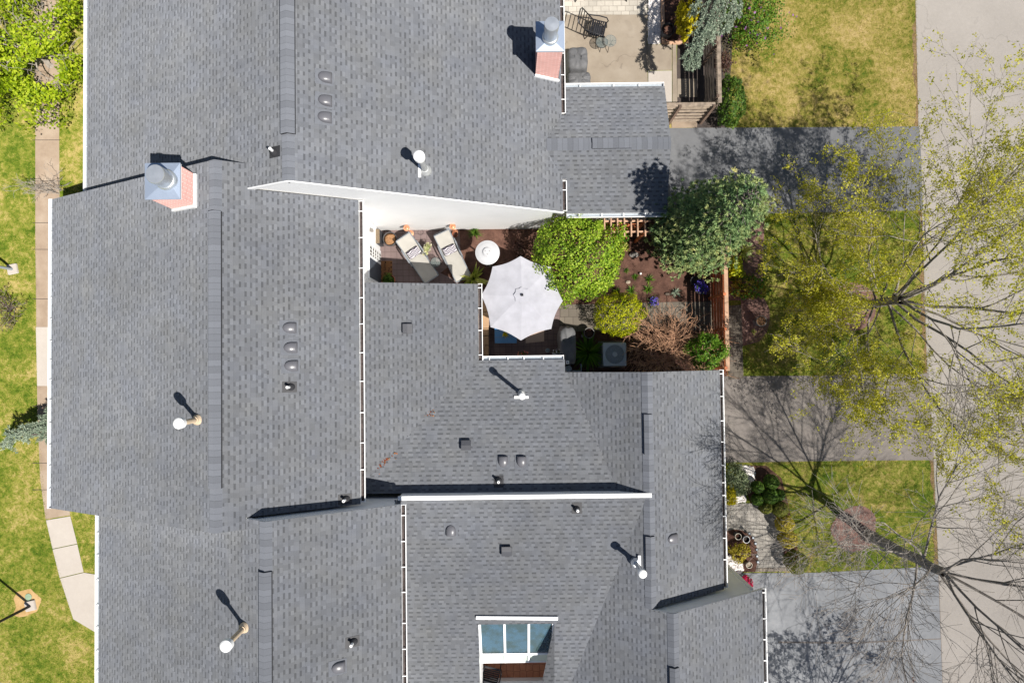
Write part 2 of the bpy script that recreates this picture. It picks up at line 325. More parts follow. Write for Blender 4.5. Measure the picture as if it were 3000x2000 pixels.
class M:
    def __init__(s): s.v = []; s.f = []; s.mi = []; s.uv = []
    def face(s, pts, mi=0, uv=None):
        b = len(s.v); s.v += [tuple(p) for p in pts]; s.f.append(tuple(range(b, b + len(pts)))); s.mi.append(mi)
        s.uv += uv if uv else [(0, 0)] * len(pts); return s
    def box(s, c, d, rz=0, mi=0, mx=None):
        m = mx if mx is not None else Matrix.Translation(Vector(c)) @ Matrix.Rotation(rz, 4, 'Z')
        x, y, z = d[0] / 2, d[1] / 2, d[2] / 2
        p = [m @ Vector(q) for q in ((-x, -y, -z), (x, -y, -z), (x, y, -z), (-x, y, -z), (-x, -y, z), (x, -y, z), (x, y, z), (-x, y, z))]
        for q in ((3, 2, 1, 0), (4, 5, 6, 7), (0, 1, 5, 4), (1, 2, 6, 5), (2, 3, 7, 6), (3, 0, 4, 7)): s.face([p[i] for i in q], mi)
        return s
    def bar(s, a, b, w_, h_, mi=0):
        a, b = Vector(a), Vector(b); d = b - a; L = d.length
        q = d.to_track_quat('X', 'Z').to_matrix().to_4x4()
        return s.box(None, (L, w_, h_), mx=Matrix.Translation((a + b) / 2) @ q, mi=mi)
    def prism(s, poly, z0, z1, mi=0, ms=None):
        n = len(poly); a = sum(poly[i][0] * poly[(i + 1) % n][1] - poly[(i + 1) % n][0] * poly[i][1] for i in range(n))
        if a < 0: poly = poly[::-1]
        s.face([(p[0], p[1], z1) for p in poly], mi); s.face([(p[0], p[1], z0) for p in poly[::-1]], mi if ms is None else ms)
        for i in range(n):
            p, q = poly[i], poly[(i + 1) % n]; s.face([(p[0], p[1], z0), (q[0], q[1], z0), (q[0], q[1], z1), (p[0], p[1], z1)], mi if ms is None else ms)
        return s
    def rings(s, R, cap0=True, cap1=True, mi=0):
        for i in range(len(R) - 1):
            n = len(R[i])
            for k in range(n): s.face([R[i][k], R[i][(k + 1) % n], R[i + 1][(k + 1) % n], R[i + 1][k]], mi)
        if cap0: s.face(R[0][::-1], mi)
        if cap1: s.face(R[-1], mi)
        return s
    def lathe(s, c, prof, n=20, cap0=True, cap1=True, mi=0, sx=1, sy=1):
        c = Vector(c); return s.rings([[c + Vector((r * sx * math.cos(2 * math.pi * k / n), r * sy * math.sin(2 * math.pi * k / n), z)) for k in range(n)] for r, z in prof], cap0, cap1, mi)
    def tube(s, pts, rs, n=6, cap=True, mi=0):
        pts = [Vector(p) for p in pts]; R = []
        if not isinstance(rs, (list, tuple)): rs = [rs] * len(pts)
        u = None
        for i, p in enumerate(pts):
            d = (pts[min(i + 1, len(pts) - 1)] - pts[max(i - 1, 0)]).normalized()
            if u is None:
                u = d.cross(Vector((0, 0, 1)));
                if u.length < .01: u = d.cross(Vector((1, 0, 0)))
            u = (u - d * u.dot(d)).normalized(); w_ = d.cross(u)
            R.append([p + (u * math.cos(2 * math.pi * k / n) + w_ * math.sin(2 * math.pi * k / n)) * rs[i] for k in range(n)])
        return s.rings(R, cap, cap, mi)
    def ring(s, c, Rr, r, n=24, m=6, mi=0, sx=1, sy=1):
        c = Vector(c); L = []
        for i in range(n + 1):
            a = 2 * math.pi * i / n; e = Vector((math.cos(a) * sx, math.sin(a) * sy, 0))
            L.append([c + e * (Rr + r * math.cos(2 * math.pi * k / m)) + Vector((0, 0, r * math.sin(2 * math.pi * k / m))) for k in range(m)])
        return s.rings(L, False, False, mi)
    def blob(s, c, rad, n=14, m=9, amp=.12, seed=0, mi=0, zmin=None):
        c = Vector(c); rr = random.Random(seed); ph = [rr.uniform(0, 6.28) for _ in range(6)]; L = []
        for j in range(m + 1):
            th = math.pi * j / m; ring_ = []
            for k in range(n):
                a = 2 * math.pi * k / n; d = Vector((math.sin(th) * math.cos(a), math.sin(th) * math.sin(a), -math.cos(th)))
                q = 1 + amp * (math.sin(3 * d.x + ph[0]) + math.sin(4 * d.y + ph[1]) + math.sin(3.5 * d.z + ph[2]) + .6 * math.sin(7 * d.x + 6 * d.y + ph[3])) / 2.5
                p = c + Vector((d.x * rad[0] * q, d.y * rad[1] * q, d.z * rad[2] * q))
                if zmin is not None and p.z < zmin: p.z = zmin
                ring_.append(p)
            L.append(ring_)
        return s.rings(L, True, True, mi)
    def build(s, name, mats, parent=None, smooth=False, loc=None, bevel=0, merge=False):
        off = root_loc(parent) if parent else Vector(loc if loc is not None else (0, 0, 0))
        me = bpy.data.meshes.new(name)
        me.from_pydata([(v[0] - off.x, v[1] - off.y, v[2] - off.z) for v in s.v], [], s.f)
        me.polygons.foreach_set('material_index', s.mi)
        u = me.uv_layers.new(name='UVMap'); u.data.foreach_set('uv', [x for p in s.uv for x in p])
        if smooth or bevel or merge:
            import bmesh
            bm = bmesh.new(); bm.from_mesh(me); bmesh.ops.remove_doubles(bm, verts=bm.verts, dist=1e-5); bm.to_mesh(me); bm.free()
        o = link_mesh(me, name, mats, parent, off if not parent else None, smooth)
        if bevel:
            b = o.modifiers.new('bevel', 'BEVEL'); b.width = bevel; b.segments = 2; b.limit_method = 'ANGLE'
        return o
def np_mesh(name, V, F, mat, parent=None, loc=(0, 0, 0), smooth=False, tint=None):
    off = root_loc(parent) if parent else Vector(loc)
    V = np.asarray(V, np.float32) - np.array(off, np.float32); F = np.asarray(F, np.int32); k = F.shape[1]
    me = bpy.data.meshes.new(name); me.vertices.add(len(V)); me.vertices.foreach_set('co', V.ravel())
    me.loops.add(F.size); me.loops.foreach_set('vertex_index', F.ravel())
    me.polygons.add(len(F)); me.polygons.foreach_set('loop_start', np.arange(0, F.size, k, dtype=np.int32)); me.polygons.foreach_set('loop_total', np.full(len(F), k, np.int32))
    me.update(calc_edges=True); me.validate()
    if tint is not None: at = me.attributes.new('tint', 'FLOAT', 'POINT'); at.data.foreach_set('value', np.asarray(tint, np.float32))
    return link_mesh(me, name, mat, parent, off if not parent else None, smooth)
def unit(a): return a / np.maximum(np.linalg.norm(a, axis=1, keepdims=True), 1e-9)
def leaves(name, P, N, size, mat, parent, asp=.55, spread=.6, vary=.35):
    P = np.asarray(P, float); n = len(P); N = unit(np.asarray(N, float) + RNG.normal(0, spread, (n, 3)))
    t = unit(np.cross(N, RNG.normal(0, 1, (n, 3)))); b = np.cross(N, t)
    L = size * (1 + RNG.uniform(-vary, vary, (n, 1))); Wd = L * asp
    fold = N * L * .12
    V = np.stack([P - t * L * .5, P + b * Wd * .5 + fold, P + t * L * .5, P - b * Wd * .5 + fold], 1).reshape(-1, 3)
    F = np.arange(n * 4).reshape(n, 4)
    return np_mesh(name, V, F, mat, parent)
def blades(P, D, L, wd):
    """flat needles or blades: P root, D direction, one quad each"""
    n = len(P); D = unit(D); s_ = unit(np.cross(D, RNG.normal(0, 1, (n, 3)))); L = np.reshape(L, (n, 1)); wd = np.reshape(wd, (n, 1)) if np.ndim(wd) else wd
    return np.stack([P - s_ * wd * .3, P + D * L * .5 - s_ * wd * .5, P + D * L, P + D * L * .5 + s_ * wd * .5], 1).reshape(-1, 3)
def shell(c, rad, n, inner=.7, amp=.18, seed=0, zmin=.03, low=-.5, pw=1.0, freq=1.0):
    rg = np.random.default_rng(seed); d = unit(rg.normal(0, 1, (n * 2, 3))); d = d[d[:, 2] > low][:n]
    ph = rg.uniform(0, 6.28, 8); f = freq
    q = 1 + amp * (np.sin(3.1 * f * d[:, 0] + ph[0]) * np.sin(2.7 * f * d[:, 1] + ph[1]) + .7 * np.sin(5.3 * f * d[:, 1] + 4 * f * d[:, 2] + ph[2]) + .5 * np.sin(8 * f * d[:, 0] - 6 * f * d[:, 1] + ph[3]) + .4 * np.sin(11 * f * d[:, 1] + 9 * f * d[:, 2] + ph[4]))
    r = (inner + (1 - inner) * rg.uniform(0, 1, len(d)) ** pw) * q
    P = np.array(c) + d * np.array(rad) * r[:, None]
    N = unit(d / np.array(rad)); k = P[:, 2] > zmin
    return P[k], N[k]
def shrub(name, label, cat, px, py, rpx, h, mat, n, size, group=None, seed=0, asp=.55, amp=.16, inner=.72, zc=None, stem='needle_stem', extra=None, freq=1.0, spread=.6):
    """px,py: where the photo shows the crown's middle; rpx: its radii in pixels there; h: height"""
    zc = zc if zc is not None else h * .5
    c = W(px, py, zc); k = (CAM_H - zc) / FPX; rx, ry = rpx[0] * k, rpx[1] * k
    o = thing(name, label, cat, (c.x, c.y, 0), group)
    P, N = shell((c.x, c.y, zc), (rx, ry, h - zc), n, inner, amp, seed, freq=freq)
    leaves('foliage', P, N + [0, 0, .45], size, mat, o, asp, spread)
    if extra:
        for em, en, es, ek in extra:
            P, N = shell((c.x, c.y, zc), (rx * 1.03, ry * 1.03, (h - zc) * 1.04), en, .94, amp, seed, freq=freq, low=.0)
            leaves(ek, P, N, es, em, o, .8)
    m = M(); rr = random.Random(seed)
    for i in range(5):
        a = rr.uniform(0, 6.28); m.tube([(c.x, c.y, -.02), (c.x + math.cos(a) * rx * .3, c.y + math.sin(a) * ry * .3, zc * .7), (c.x + math.cos(a) * rx * .6, c.y + math.sin(a) * ry * .6, zc * 1.15)], [.025, .018, .006], 5)
    m.build('stem', stem, o)
    return o
def clump(name, label, cat, px, py, r, n, mat, z=0.0, h=.3, group=None, wd=.02, parent=None, pname='leaf_blades', seed=1, droop=.5, flower=None):
    c = W(px, py, z); o = parent or thing(name, label, cat, (c.x, c.y, z), group); rg = np.random.default_rng(seed)
    a = rg.uniform(0, 6.283, n); e = rg.uniform(.15, 1.0, n)
    D = np.stack([np.cos(a) * e, np.sin(a) * e, 1.15 - e * .8], 1); P = np.array([[c.x, c.y, z]]) + D * [[.05 * r, .05 * r, 0]]
    L = rg.uniform(.65, 1.1, n) * math.hypot(r, h) * .95
    D = unit(D); s_ = unit(np.cross(D, [[0, 0, 1.0]]) + rg.normal(0, .1, (n, 3))); w2 = wd
    p1 = P + D * L[:, None] * .5; D2 = unit(D - np.array([[0, 0, droop]])); p2 = p1 + D2 * L[:, None] * .5
    V = np.stack([P - s_ * w2 * .3, P + s_ * w2 * .3, p1 + s_ * w2 * .5, p1 - s_ * w2 * .5, p2], 1).reshape(-1, 3)
    V[:, 2] = np.maximum(V[:, 2], z + .005)
    b = np.arange(n)[:, None] * 5; F = np.concatenate([b + [[0, 1, 2, 3]], b + [[3, 2, 4, 4]]]).reshape(-1, 4)
    q = np.concatenate([b + [[0, 1, 2]], b + [[0, 2, 3]], b + [[3, 2, 4]]])
    np_mesh(pname, V, q, mat, o)
    if flower:
        fm, fn, fs, fk = flower; Pf = np.array([c.x, c.y, z]) + np.stack([rg.uniform(-r, r, fn) * .7, rg.uniform(-r, r, fn) * .7, rg.uniform(.6, 1.05, fn) * h], 1)
        leaves(fk, Pf, np.tile([0, 0, 1.0], (fn, 1)), fs, fm, o, .9, .6)
    return o
def sheet(name, poly, z, mat, kind='structure', world=False, thick=0.0, label=None, cat=None, loc=None):
    m = M(); pts = [tuple(p[:2]) if world else tuple(W(*p))[:2] for p in poly]
    a = sum(pts[i][0] * pts[(i + 1) % len(pts)][1] - pts[(i + 1) % len(pts)][0] * pts[i][1] for i in range(len(pts)))
    if a < 0: pts = pts[::-1]
    if thick: m.prism(pts, z - thick, z)
    else: m.face([(p[0], p[1], z) for p in pts])
    return setp(m.build(name, mat), label, cat, None, kind)
def disc_poly(px, py, rx, ry, n=28, jit=.07, seed=0):
    rr = random.Random(seed); ph = [rr.uniform(0, 6) for _ in range(3)]
    return [(px + rx * (1 + jit * math.sin(3 * a + ph[0]) + jit * .6 * math.sin(7 * a + ph[1])) * math.cos(a), py + ry * (1 + jit * math.sin(2 * a + ph[2])) * math.sin(a)) for a in [2 * math.pi * i / n for i in range(n)]]
plain('dome_white', lin(178, 178, 180), .06, 3, .4, .1)
ground('tan_soil', [(.3, lin(120, 112, 50)), (.45, lin(168, 138, 92)), (.7, lin(188, 160, 118))], 2.5, 40, .6, fk=.5)

# ------------------------------------------------------------------ the ground
big = [(-90, -90), (90, -90), (90, 90), (-90, 90)]
sheet('lawn', big, 0.0, 'lawn_green', world=True)
sheet('front_lawn', [(2050, -60), (2695, -60), (2688, 380), (1950, 385)], .004, 'lawn_dry')
XR = W(2700, 700).x
rp = [W(2682, -900), W(2682, 0), W(2690, 360), W(2700, 600), W(2716, 1100), W(2735, 1360), W(2750, 1680), W(2765, 2100), W(2790, 2900)]
rgd = np.random.default_rng(5); ds = []; nzv = 0.0
for a, b in zip(rp[:-1], rp[1:]):
    k = max(2, int((b - a).length / .12)) if abs(a.y) < 16 or abs(b.y) < 16 else 2
    for i in range(k): nzv = nzv * .72 + rgd.normal(0, .035); q = a.lerp(b, i / k); ds.append((q.x - max(.01, .09 + nzv + .05 * math.sin(q.y * 1.3)), q.y))
sheet('dirt_strip', ds + [(XR + 30, rp[-1].y), (XR + 30, rp[0].y)], .006, 'dirt_edge', world=True)
sheet('road', [(p.x, p.y) for p in rp] + [(XR + 30, rp[-1].y), (XR + 30, rp[0].y)], .010, 'asphalt_road', world=True)
sheet('driveway_north', [(1900, 376), (2250, 374), (2692, 371), (2697, 440), (2704, 616), (2250, 626), (1900, 632)], .014, 'asphalt_north')
sheet('driveway_middle', [(2100, 1102), (2400, 1100), (2720, 1092), (2728, 1200), (2736, 1347), (2400, 1350), (2100, 1355)], .014, 'asphalt_mid')
sheet('driveway_south', [(2150, 1678), (2400, 1676), (2748, 1658), (2756, 1880), (2768, 2200), (2150, 2200)], .014, 'asphalt_south')
sheet('driveway_seam', [(2280, 1877), (2500, 1879), (2757, 1868), (2757, 1871), (2500, 1884), (2280, 1882)], .018, 'asphalt_mid')
# left walk
wl_ = [(98, -60), (104, 400), (104, 700), (107, 958), (110, 1200), (118, 1400), (134, 1520)]
wr_ = [(175, -60), (174, 400), (176, 700), (178, 958), (182, 1200), (192, 1400), (206, 1508)]
sheet('sidewalk', wl_ + wr_[::-1], .012, 'concrete_walk')
for i, y in enumerate((40, 140, 255, 410, 530, 652, 730, 875, 1188, 1272, 1355, 1433)):
    sheet('sidewalk_joint', [(96, y), (178, y), (178, y + 1.6), (96, y + 1.6)], .0165, 'soil_dark')
sheet('sidewalk_slab', [(106, 958), (180, 958), (183, 1130), (110, 1130)], .020, 'concrete_new')
new = [[(136, 1523), (207, 1511), (227, 1591), (155, 1606)], [(155.5, 1608), (227.5, 1593), (246, 1674), (176, 1691)], [(177, 1693), (247, 1676), (330, 1690), (330, 1880), (216, 1812)]]
for q in new: sheet('sidewalk_slab', q, .022, 'concrete_new')
sheet('bare_soil', disc_poly(75, 1765, 38, 46, seed=3, jit=.2), .005, 'tan_soil')
# north patio
sheet('patio', [(1640, 45), (1897, 45), (1894, 130), (1898, 260), (1640, 260)], .030, 'concrete', thick=.03)
sheet('patio_paving', [(1640, -200), (1896, -200), (1896, 44), (1640, 44)], .030, 'light_paver', thick=.03)
sheet('patio_slab', [(1896, 132), (1968, 132), (1968, 206), (1896, 207)], .026, 'concrete', thick=.03)
sheet('patio_slab', [(1899, 209), (1968, 208), (1968, 300), (1899, 300)], .026, 'concrete_new', thick=.03)
sheet('patio_slab', [(1970, 132), (1981, 132), (1984, 300), (1970, 300)], .022, 'concrete', thick=.03)
sheet('patio_slab', [(1984, 232), (2042, 232), (2042, 285), (1984, 285)], .026, 'concrete', thick=.03)
sheet('patio_slab', [(1966, 352), (2042, 350), (2042, 374), (1968, 375)], .022, 'concrete_walk', thick=.03)
sheet('soil_bed', [(1936, -100), (2160, -100), (2130, 380), (1980, 372), (1984, 132), (1936, 130)], .008, 'soil_dark')
sheet('planting_bed', [(1941, -100), (2010, -100), (2010, 126), (1941, 126)], .06, 'mulch', thick=.06)
# garden court
sheet('mulch_bed', [(1040, 650), (2134, 640), (2132, 1110), (1040, 1110)], .008, 'mulch')
sheet('deck_paving', [(1060, 655), (1345, 655), (1350, 752), (1290, 800), (1420, 858), (1640, 868), (1640, 1080), (1060, 1080)], .030, 'deck_paver', thick=.03)
sheet('garden_path', [(1625, 893), (1760, 890), (1990, 884), (2092, 884), (2092, 968), (1860, 966), (1640, 972)], .020, 'grey_paver', thick=.02)
sheet('entry_walk', [(2134, 895), (2171, 893), (2178, 1108), (2134, 1112)], .018, 'grey_paver', thick=.02)
sheet('planting_bed', [(2128, 620), (2240, 610), (2235, 800), (2232, 860)] + [(2254, 905), (2255, 940), (2248, 970), (2225, 1000), (2176, 1014), (2170, 880), (2128, 880)], .010, 'mulch_pink')
sheet('tree_ring', disc_poly(2500, 898, 72, 66, seed=5), .010, 'mulch_pink')
sheet('tree_ring', disc_poly(2505, 1548, 66, 68, seed=6), .010, 'mulch_pink')
# south entry
sheet('entry_paving', [(2110, 1472), (2210, 1474), (2262, 1490), (2278, 1540), (2292, 1600), (2302, 1660), (2110, 1664)], .018, 'walk_paver', thick=.02)
sheet('entry_paving_edge', [(2110, 1664), (2300, 1661), (2312, 1672), (2110, 1676)], .020, 'edge_paver', thick=.02)
sheet('planting_bed', [(2120, 1556), (2150, 1549), (2180, 1553), (2204, 1570), (2216, 1600), (2220, 1640), (2212, 1673), (2120, 1676)], .024, 'mulch')
sheet('shrub_bed', [(2190, 1362), (2245, 1364), (2290, 1400), (2310, 1480), (2325, 1560), (2345, 1640), (2300, 1668), (2285, 1580), (2265, 1500), (2200, 1476), (2180, 1420)], .010, 'mulch')


# ------------------------------------------------------------------ the houses: planes z = a + b x + c y
def xplane(x0, z0, s): return (z0 - s * x0, s, 0.0)
def yplane(y0, z0, s): return (z0 - s * y0, 0.0, s)
AX, AZ = W(841, 200, 7.23).x, 7.23
ALe = W(255, 300, 2.75).x; ARe = W(1645, 300, 2.95).x
A_L = xplane(AX, AZ, (AZ - 2.75) / (AX - ALe)); A_R = xplane(AX, AZ, -(AZ - 2.95) / (ARe - AX))
AY = 4.74
BX, BZ = W(628, 1020, 6.9).x, 6.9
BLe = W(151, 1020, 2.75).x; BRe = W(1053, 1020, 4.98).x
B_L = xplane(BX, BZ, (BZ - 2.75) / (BX - BLe)); B_R = xplane(BX, BZ, -(BZ - 4.98) / (BRe - BX))
CX, CZ = W(776, 1800, 6.9).x, 6.9
CLe = W(289, 1780, 2.75).x; CRe = W(1177, 1740, 4.98).x
C_L = xplane(CX, CZ, (CZ - 2.75) / (CX - CLe)); C_R = xplane(CX, CZ, -(CZ - 4.98) / (CRe - CX))
CY = W(1175, 1478, 5.0).y
wYn, wYs = W(1800, 254, 2.6).y, W(1800, 624, 2.6).y
wYr = (wYn + wYs) / 2; wZ = 3.3
WN = yplane(wYr, wZ, -(wZ - 2.6) / (wYn - wYr)); WS = yplane(wYr, wZ, (wZ - 2.6) / (wYr - wYs))
wX = W(1966, 400, 3.3).x
B1X = W(1401, 930, 2.92).x; B2Y = W(1530, 1054, 2.92).y
B1 = xplane(B1X, 2.92, -.252); B2 = yplane(B2Y, 2.92, -.238)
GX, GZ = W(1900, 1280, 4.4).x, 4.4
GLp = xplane(GX, GZ, .594); GRe = W(2115, 1400, 2.75).x; GRp = xplane(GX, GZ, -(GZ - 2.75) / (GRe - GX))
GY = W(1900, 1089, 4.0).y
BARY = W(1500, 1451, 4.42).y
C1 = yplane(BARY - .1, 4.36, .218)
DX = W(1976, 1970, 4.74).x; DZ = zp(GLp, DX, 0); DRe = W(2236, 1850, 2.75).x; D_R = xplane(DX, DZ, -(DZ - 2.75) / (DRe - DX))
DY = W(1967, 1797, DZ).y
FAR_N, FAR_S = 16.5, -16.0

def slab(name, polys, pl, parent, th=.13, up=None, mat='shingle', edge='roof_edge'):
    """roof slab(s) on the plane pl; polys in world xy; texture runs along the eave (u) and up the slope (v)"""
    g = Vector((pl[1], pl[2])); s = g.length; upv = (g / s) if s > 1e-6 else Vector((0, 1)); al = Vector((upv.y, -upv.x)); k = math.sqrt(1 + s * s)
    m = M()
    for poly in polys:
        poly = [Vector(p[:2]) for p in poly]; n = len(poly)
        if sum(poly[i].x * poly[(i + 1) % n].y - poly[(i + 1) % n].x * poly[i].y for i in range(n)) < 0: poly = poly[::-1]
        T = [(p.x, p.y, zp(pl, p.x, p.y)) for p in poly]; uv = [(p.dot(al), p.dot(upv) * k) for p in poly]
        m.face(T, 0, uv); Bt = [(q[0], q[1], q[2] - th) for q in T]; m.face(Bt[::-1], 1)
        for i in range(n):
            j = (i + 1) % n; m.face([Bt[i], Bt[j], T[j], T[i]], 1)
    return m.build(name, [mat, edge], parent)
def wall(m, p, q, z0, tops, th=.14, mi=0):
    """vertical wall from p to q (world xy), thickness to its left; tops: [(fraction, z)...]"""
    p, q = Vector(p), Vector(q); d = (q - p); nrm = Vector((-d.y, d.x)).normalized() * th
    a = [(p, z0)] + [(p + d * f, z) for f, z in tops][:0] + [(q, z0)] + [(p + d * f, z) for f, z in reversed(tops)]
    F = [(v.x, v.y, z) for v, z in a]; Bk = [(v.x + nrm.x, v.y + nrm.y, z) for v, z in a]
    m.face(F, mi); m.face(Bk[::-1], mi); n = len(F)
    for i in range(n):
        j = (i + 1) % n; m.face([F[j], F[i], Bk[i], Bk[j]], mi)
def gable(m, x0, x1, y, pls, dz=.14, z0=0, th=.14, ridge=None, sgn=1):
    tops = [(0, zp(pls[0], x0, y) - dz), ((ridge - x0) / (x1 - x0), zp(pls[0], ridge, y) - dz), (1, zp(pls[1], x1, y) - dz)]
    if sgn > 0: wall(m, (x0, y), (x1, y), z0, tops, th)
    else: wall(m, (x1, y), (x0, y), z0, [(1 - f, z) for f, z in reversed(tops)], th)
def gutter(parent, a, b, out, z, dark=True, step=.82, ph=.3, wd=.125):
    """trough along a->b (world xy of the roof edge), opening towards out"""
    a, b, o = Vector((*a, 0)), Vector((*b, 0)), Vector((*out, 0)); L = (b - a).length; d = (b - a) / L
    m = M(); P = lambda s, t_, zz: a + d * s + o * t_ + Vector((0, 0, zz))
    def bx(s0, s1, t0, t1, z0, z1, mi):
        c = (P(s0, t0, z0) + P(s1, t1, z1)) / 2; ang = math.atan2(d.y, d.x); m.box(c, (abs(s1 - s0), abs(t1 - t0), z1 - z0), ang, mi)
    bx(0, L, .004, wd - .02, z - .115, z - .10, 1 if dark else 2)  # floor colour: dark with debris, pale version paints in sunlight reaching the trough
    bx(0, L, wd - .012, wd + .002, z - .115, z, 0); bx(0, L, wd - .006, wd + .012, z - .012, z + .006, 0)
    bx(-.012, 0, .002, wd + .02, z - .115, z, 0); bx(L, L + .012, .002, wd + .02, z - .115, z, 0)
    g = m.build('gutter', ['white_trim', 'gutter_dark', 'acdark'], parent)
    s = ph
    while s < L - .1:
        h = M(); c = P(s, wd * .5, z - .004); h.box(c, (.024, wd, .012), math.atan2(d.y, d.x)); h.build('hanger', 'white_trim', g); s += step * random.uniform(.86, 1.14)
    return g
def ridge_cap(parent, a, b, pls, name='ridge_cap', lift=.012, wd=.17, mat='ridge_shingle', sides=None):
    """bent cap strip over a ridge from a to b (world xy); pls: planes on its left and right"""
    a, b = Vector(a), Vector(b); d = (b - a); L = d.length; d /= L; nl = Vector((-d.y, d.x)); m = M()
    def pt(base, off, dz):
        q = base + nl * off; pl = pls[0] if off > 0 else pls[1]
        return (q.x, q.y, min(zp(pls[0], q.x, q.y), zp(pls[1], q.x, q.y)) + dz)
    A0, A1, A2 = pt(a, wd, lift), pt(a, 0, lift), pt(a, -wd, lift); B0, B1_, B2_ = pt(b, wd, lift), pt(b, 0, lift), pt(b, -wd, lift)
    m.face([A1, B1_, B0, A0], 0, [(0, 0), (L, 0), (L, 1), (0, 1)]); m.face([A2, B2_, B1_, A1], 0, [(0, 0), (L, 0), (L, 1), (0, 1)])
    dn = lambda p, k: (p[0], p[1], p[2] - k)
    h = lift + .02
    for q, r in ((A0, A1), (A1, A2), (B2_, B1_), (B1_, B0), (B0, A0), (A2, B2_)): m.face([q, r, dn(r, h), dn(q, h)], 1)
    return m.build(name, [mat, sides or mat], parent)
def frame_of(pl):
    g = Vector((pl[1], pl[2], 0)); s = g.length; dn = (-g / s) if s > 1e-6 else Vector((1, 0, 0))
    return dn, Vector((-dn.y, dn.x, 0)), s
def hood_vent(parent, px, py, pl, w_=.15, l_=.33, h_=.13):
    p = WP(px, py, pl); dn, al, s = frame_of(pl); m = M(); N, K = 9, 8
    L = []
    for i in range(N + 1):
        t_ = i / N; x = -l_ / 2 + l_ * t_; wd = w_ * math.sqrt(max(.02, 1 - (1 - min(1, t_ * 1.7)) ** 2)); hh = h_ * (.25 + .75 * math.sin(min(1, t_ * 1.25) * math.pi / 2)) if i else .01
        row = []
        for k in range(K + 1):
            a = math.pi * k / K; row.append(p + dn * x + Vector((0, 0, -s * x)) + al * (wd * math.cos(a)) + Vector((0, 0, .012 + hh * math.sin(a) ** .6)))
        L.append(row)
    for i in range(N):
        for k in range(K): m.face([L[i][k], L[i + 1][k], L[i + 1][k + 1], L[i][k + 1]])
    m.face(L[-1][::-1]); o = m.build('roof_vent', 'vent_plastic', parent, smooth=True)
    f = M(); q = [p + dn * a + al * b + Vector((0, 0, -s * a + .008)) for a, b in ((-.24, -.21), (.2, -.21), (.2, .21), (-.24, .21))]; f.face(q); f.face([v - Vector((0, 0, .006)) for v in q][::-1])
    f.build('flashing', 'shingle_dark', o); return o
plain('shingle_dark', sc(ROOF, .98), .12, 9, .85)
def box_vent(parent, px, py, pl, r=.15):
    p = WP(px, py, pl); dn, al, s = frame_of(pl); m = M()
    def ring_(rr, dz, sk=0): return [p + dn * a * rr + al * b * rr + Vector((0, 0, dz - s * a * rr * (1 - sk))) for a, b in ((-1, -1), (1, -1), (1, 1), (-1, 1))]
    m.rings([ring_(r * .8, -.02), ring_(r * .8, .09)], False, False); m.rings([ring_(r, .085), ring_(r * 1.02, .12), ring_(r * .98, .155)], True, False)
    t4 = ring_(r * .98, .155); c0, c1 = (t4[0] + t4[3]) / 2 + dn * r * .95 + Vector((0, 0, .02)), None
    a_, b_ = (t4[0] + t4[1]) / 2 + Vector((0, 0, .025)), (t4[3] + t4[2]) / 2 + Vector((0, 0, .025))
    m.face([t4[0], t4[1], a_]); m.face([t4[2], t4[3], b_]); m.face([t4[1], t4[2], b_, a_]); m.face([t4[3], t4[0], a_, b_])
    return m.build('box_vent', 'vent_box', parent)
def boot_pipe(parent, px, py, pl, h=.32, r=.04):
    p = WP(px, py, pl); dn, al, s = frame_of(pl); m = M()
    q = [p + dn * a + al * b + Vector((0, 0, -s * a + .01)) for a, b in ((-.2, -.15), (.15, -.15), (.15, .15), (-.2, .15))]; m.face(q)
    m.lathe(p, [(.11, -.05), (.10, .04), (.085, .09), (.05, .16)], 14); o = m.build('vent_pipe', 'rubber', parent, smooth=False)
    k = M(); k.rings([[p + Vector((rr * math.cos(a), rr * math.sin(a), z)) for a in [2 * math.pi * i / 14 for i in range(14)]] for rr, z in ((r, 0), (r, h), (r * .55, h), (r * .55, h - .1))], True, True)
    k.build('pipe', 'white_trim', o); return o
def tall_pipe(parent, base, top, pl, r=.07, rc=.14, mat='pipe_metal', cm='white_trim', plate=None):
    p = WP(*base, pl); dx, dy = abs(top[0] - base[0]), abs(top[1] - base[1])
    zt = (WX(*top, p.x) if dx > dy else WY(*top, p.y)).z
    m = M(); m.lathe((p.x, p.y, 0), [(r * 2.0, p.z - .12), (r * 2.0, p.z + .06), (r * 1.3, p.z + .16), (r * 1.3, p.z + .2), (r, p.z + .2)], 18, True, False)
    m.lathe((p.x, p.y, 0), [(r, p.z + .1), (r, zt - .16)], 18); o = m.build('flue_pipe', mat, parent, smooth=False)
    c = M(); c.lathe((p.x, p.y, 0), [(rc * .95, zt - .2), (rc, zt - .19), (rc, zt - .03), (rc * .75, zt), (.01, zt + .012)], 24, True, True); c.build('pipe_cap', cm, o, smooth=False)
    if plate:
        f = M(); dn, al, s = frame_of(pl); q0 = p - dn * plate; f.box(q0 + Vector((0, 0, s * plate + .03)), (.08, .46, .05), math.atan2(dn.y, dn.x)); f.build('flashing', 'white_trim', o)
    return o
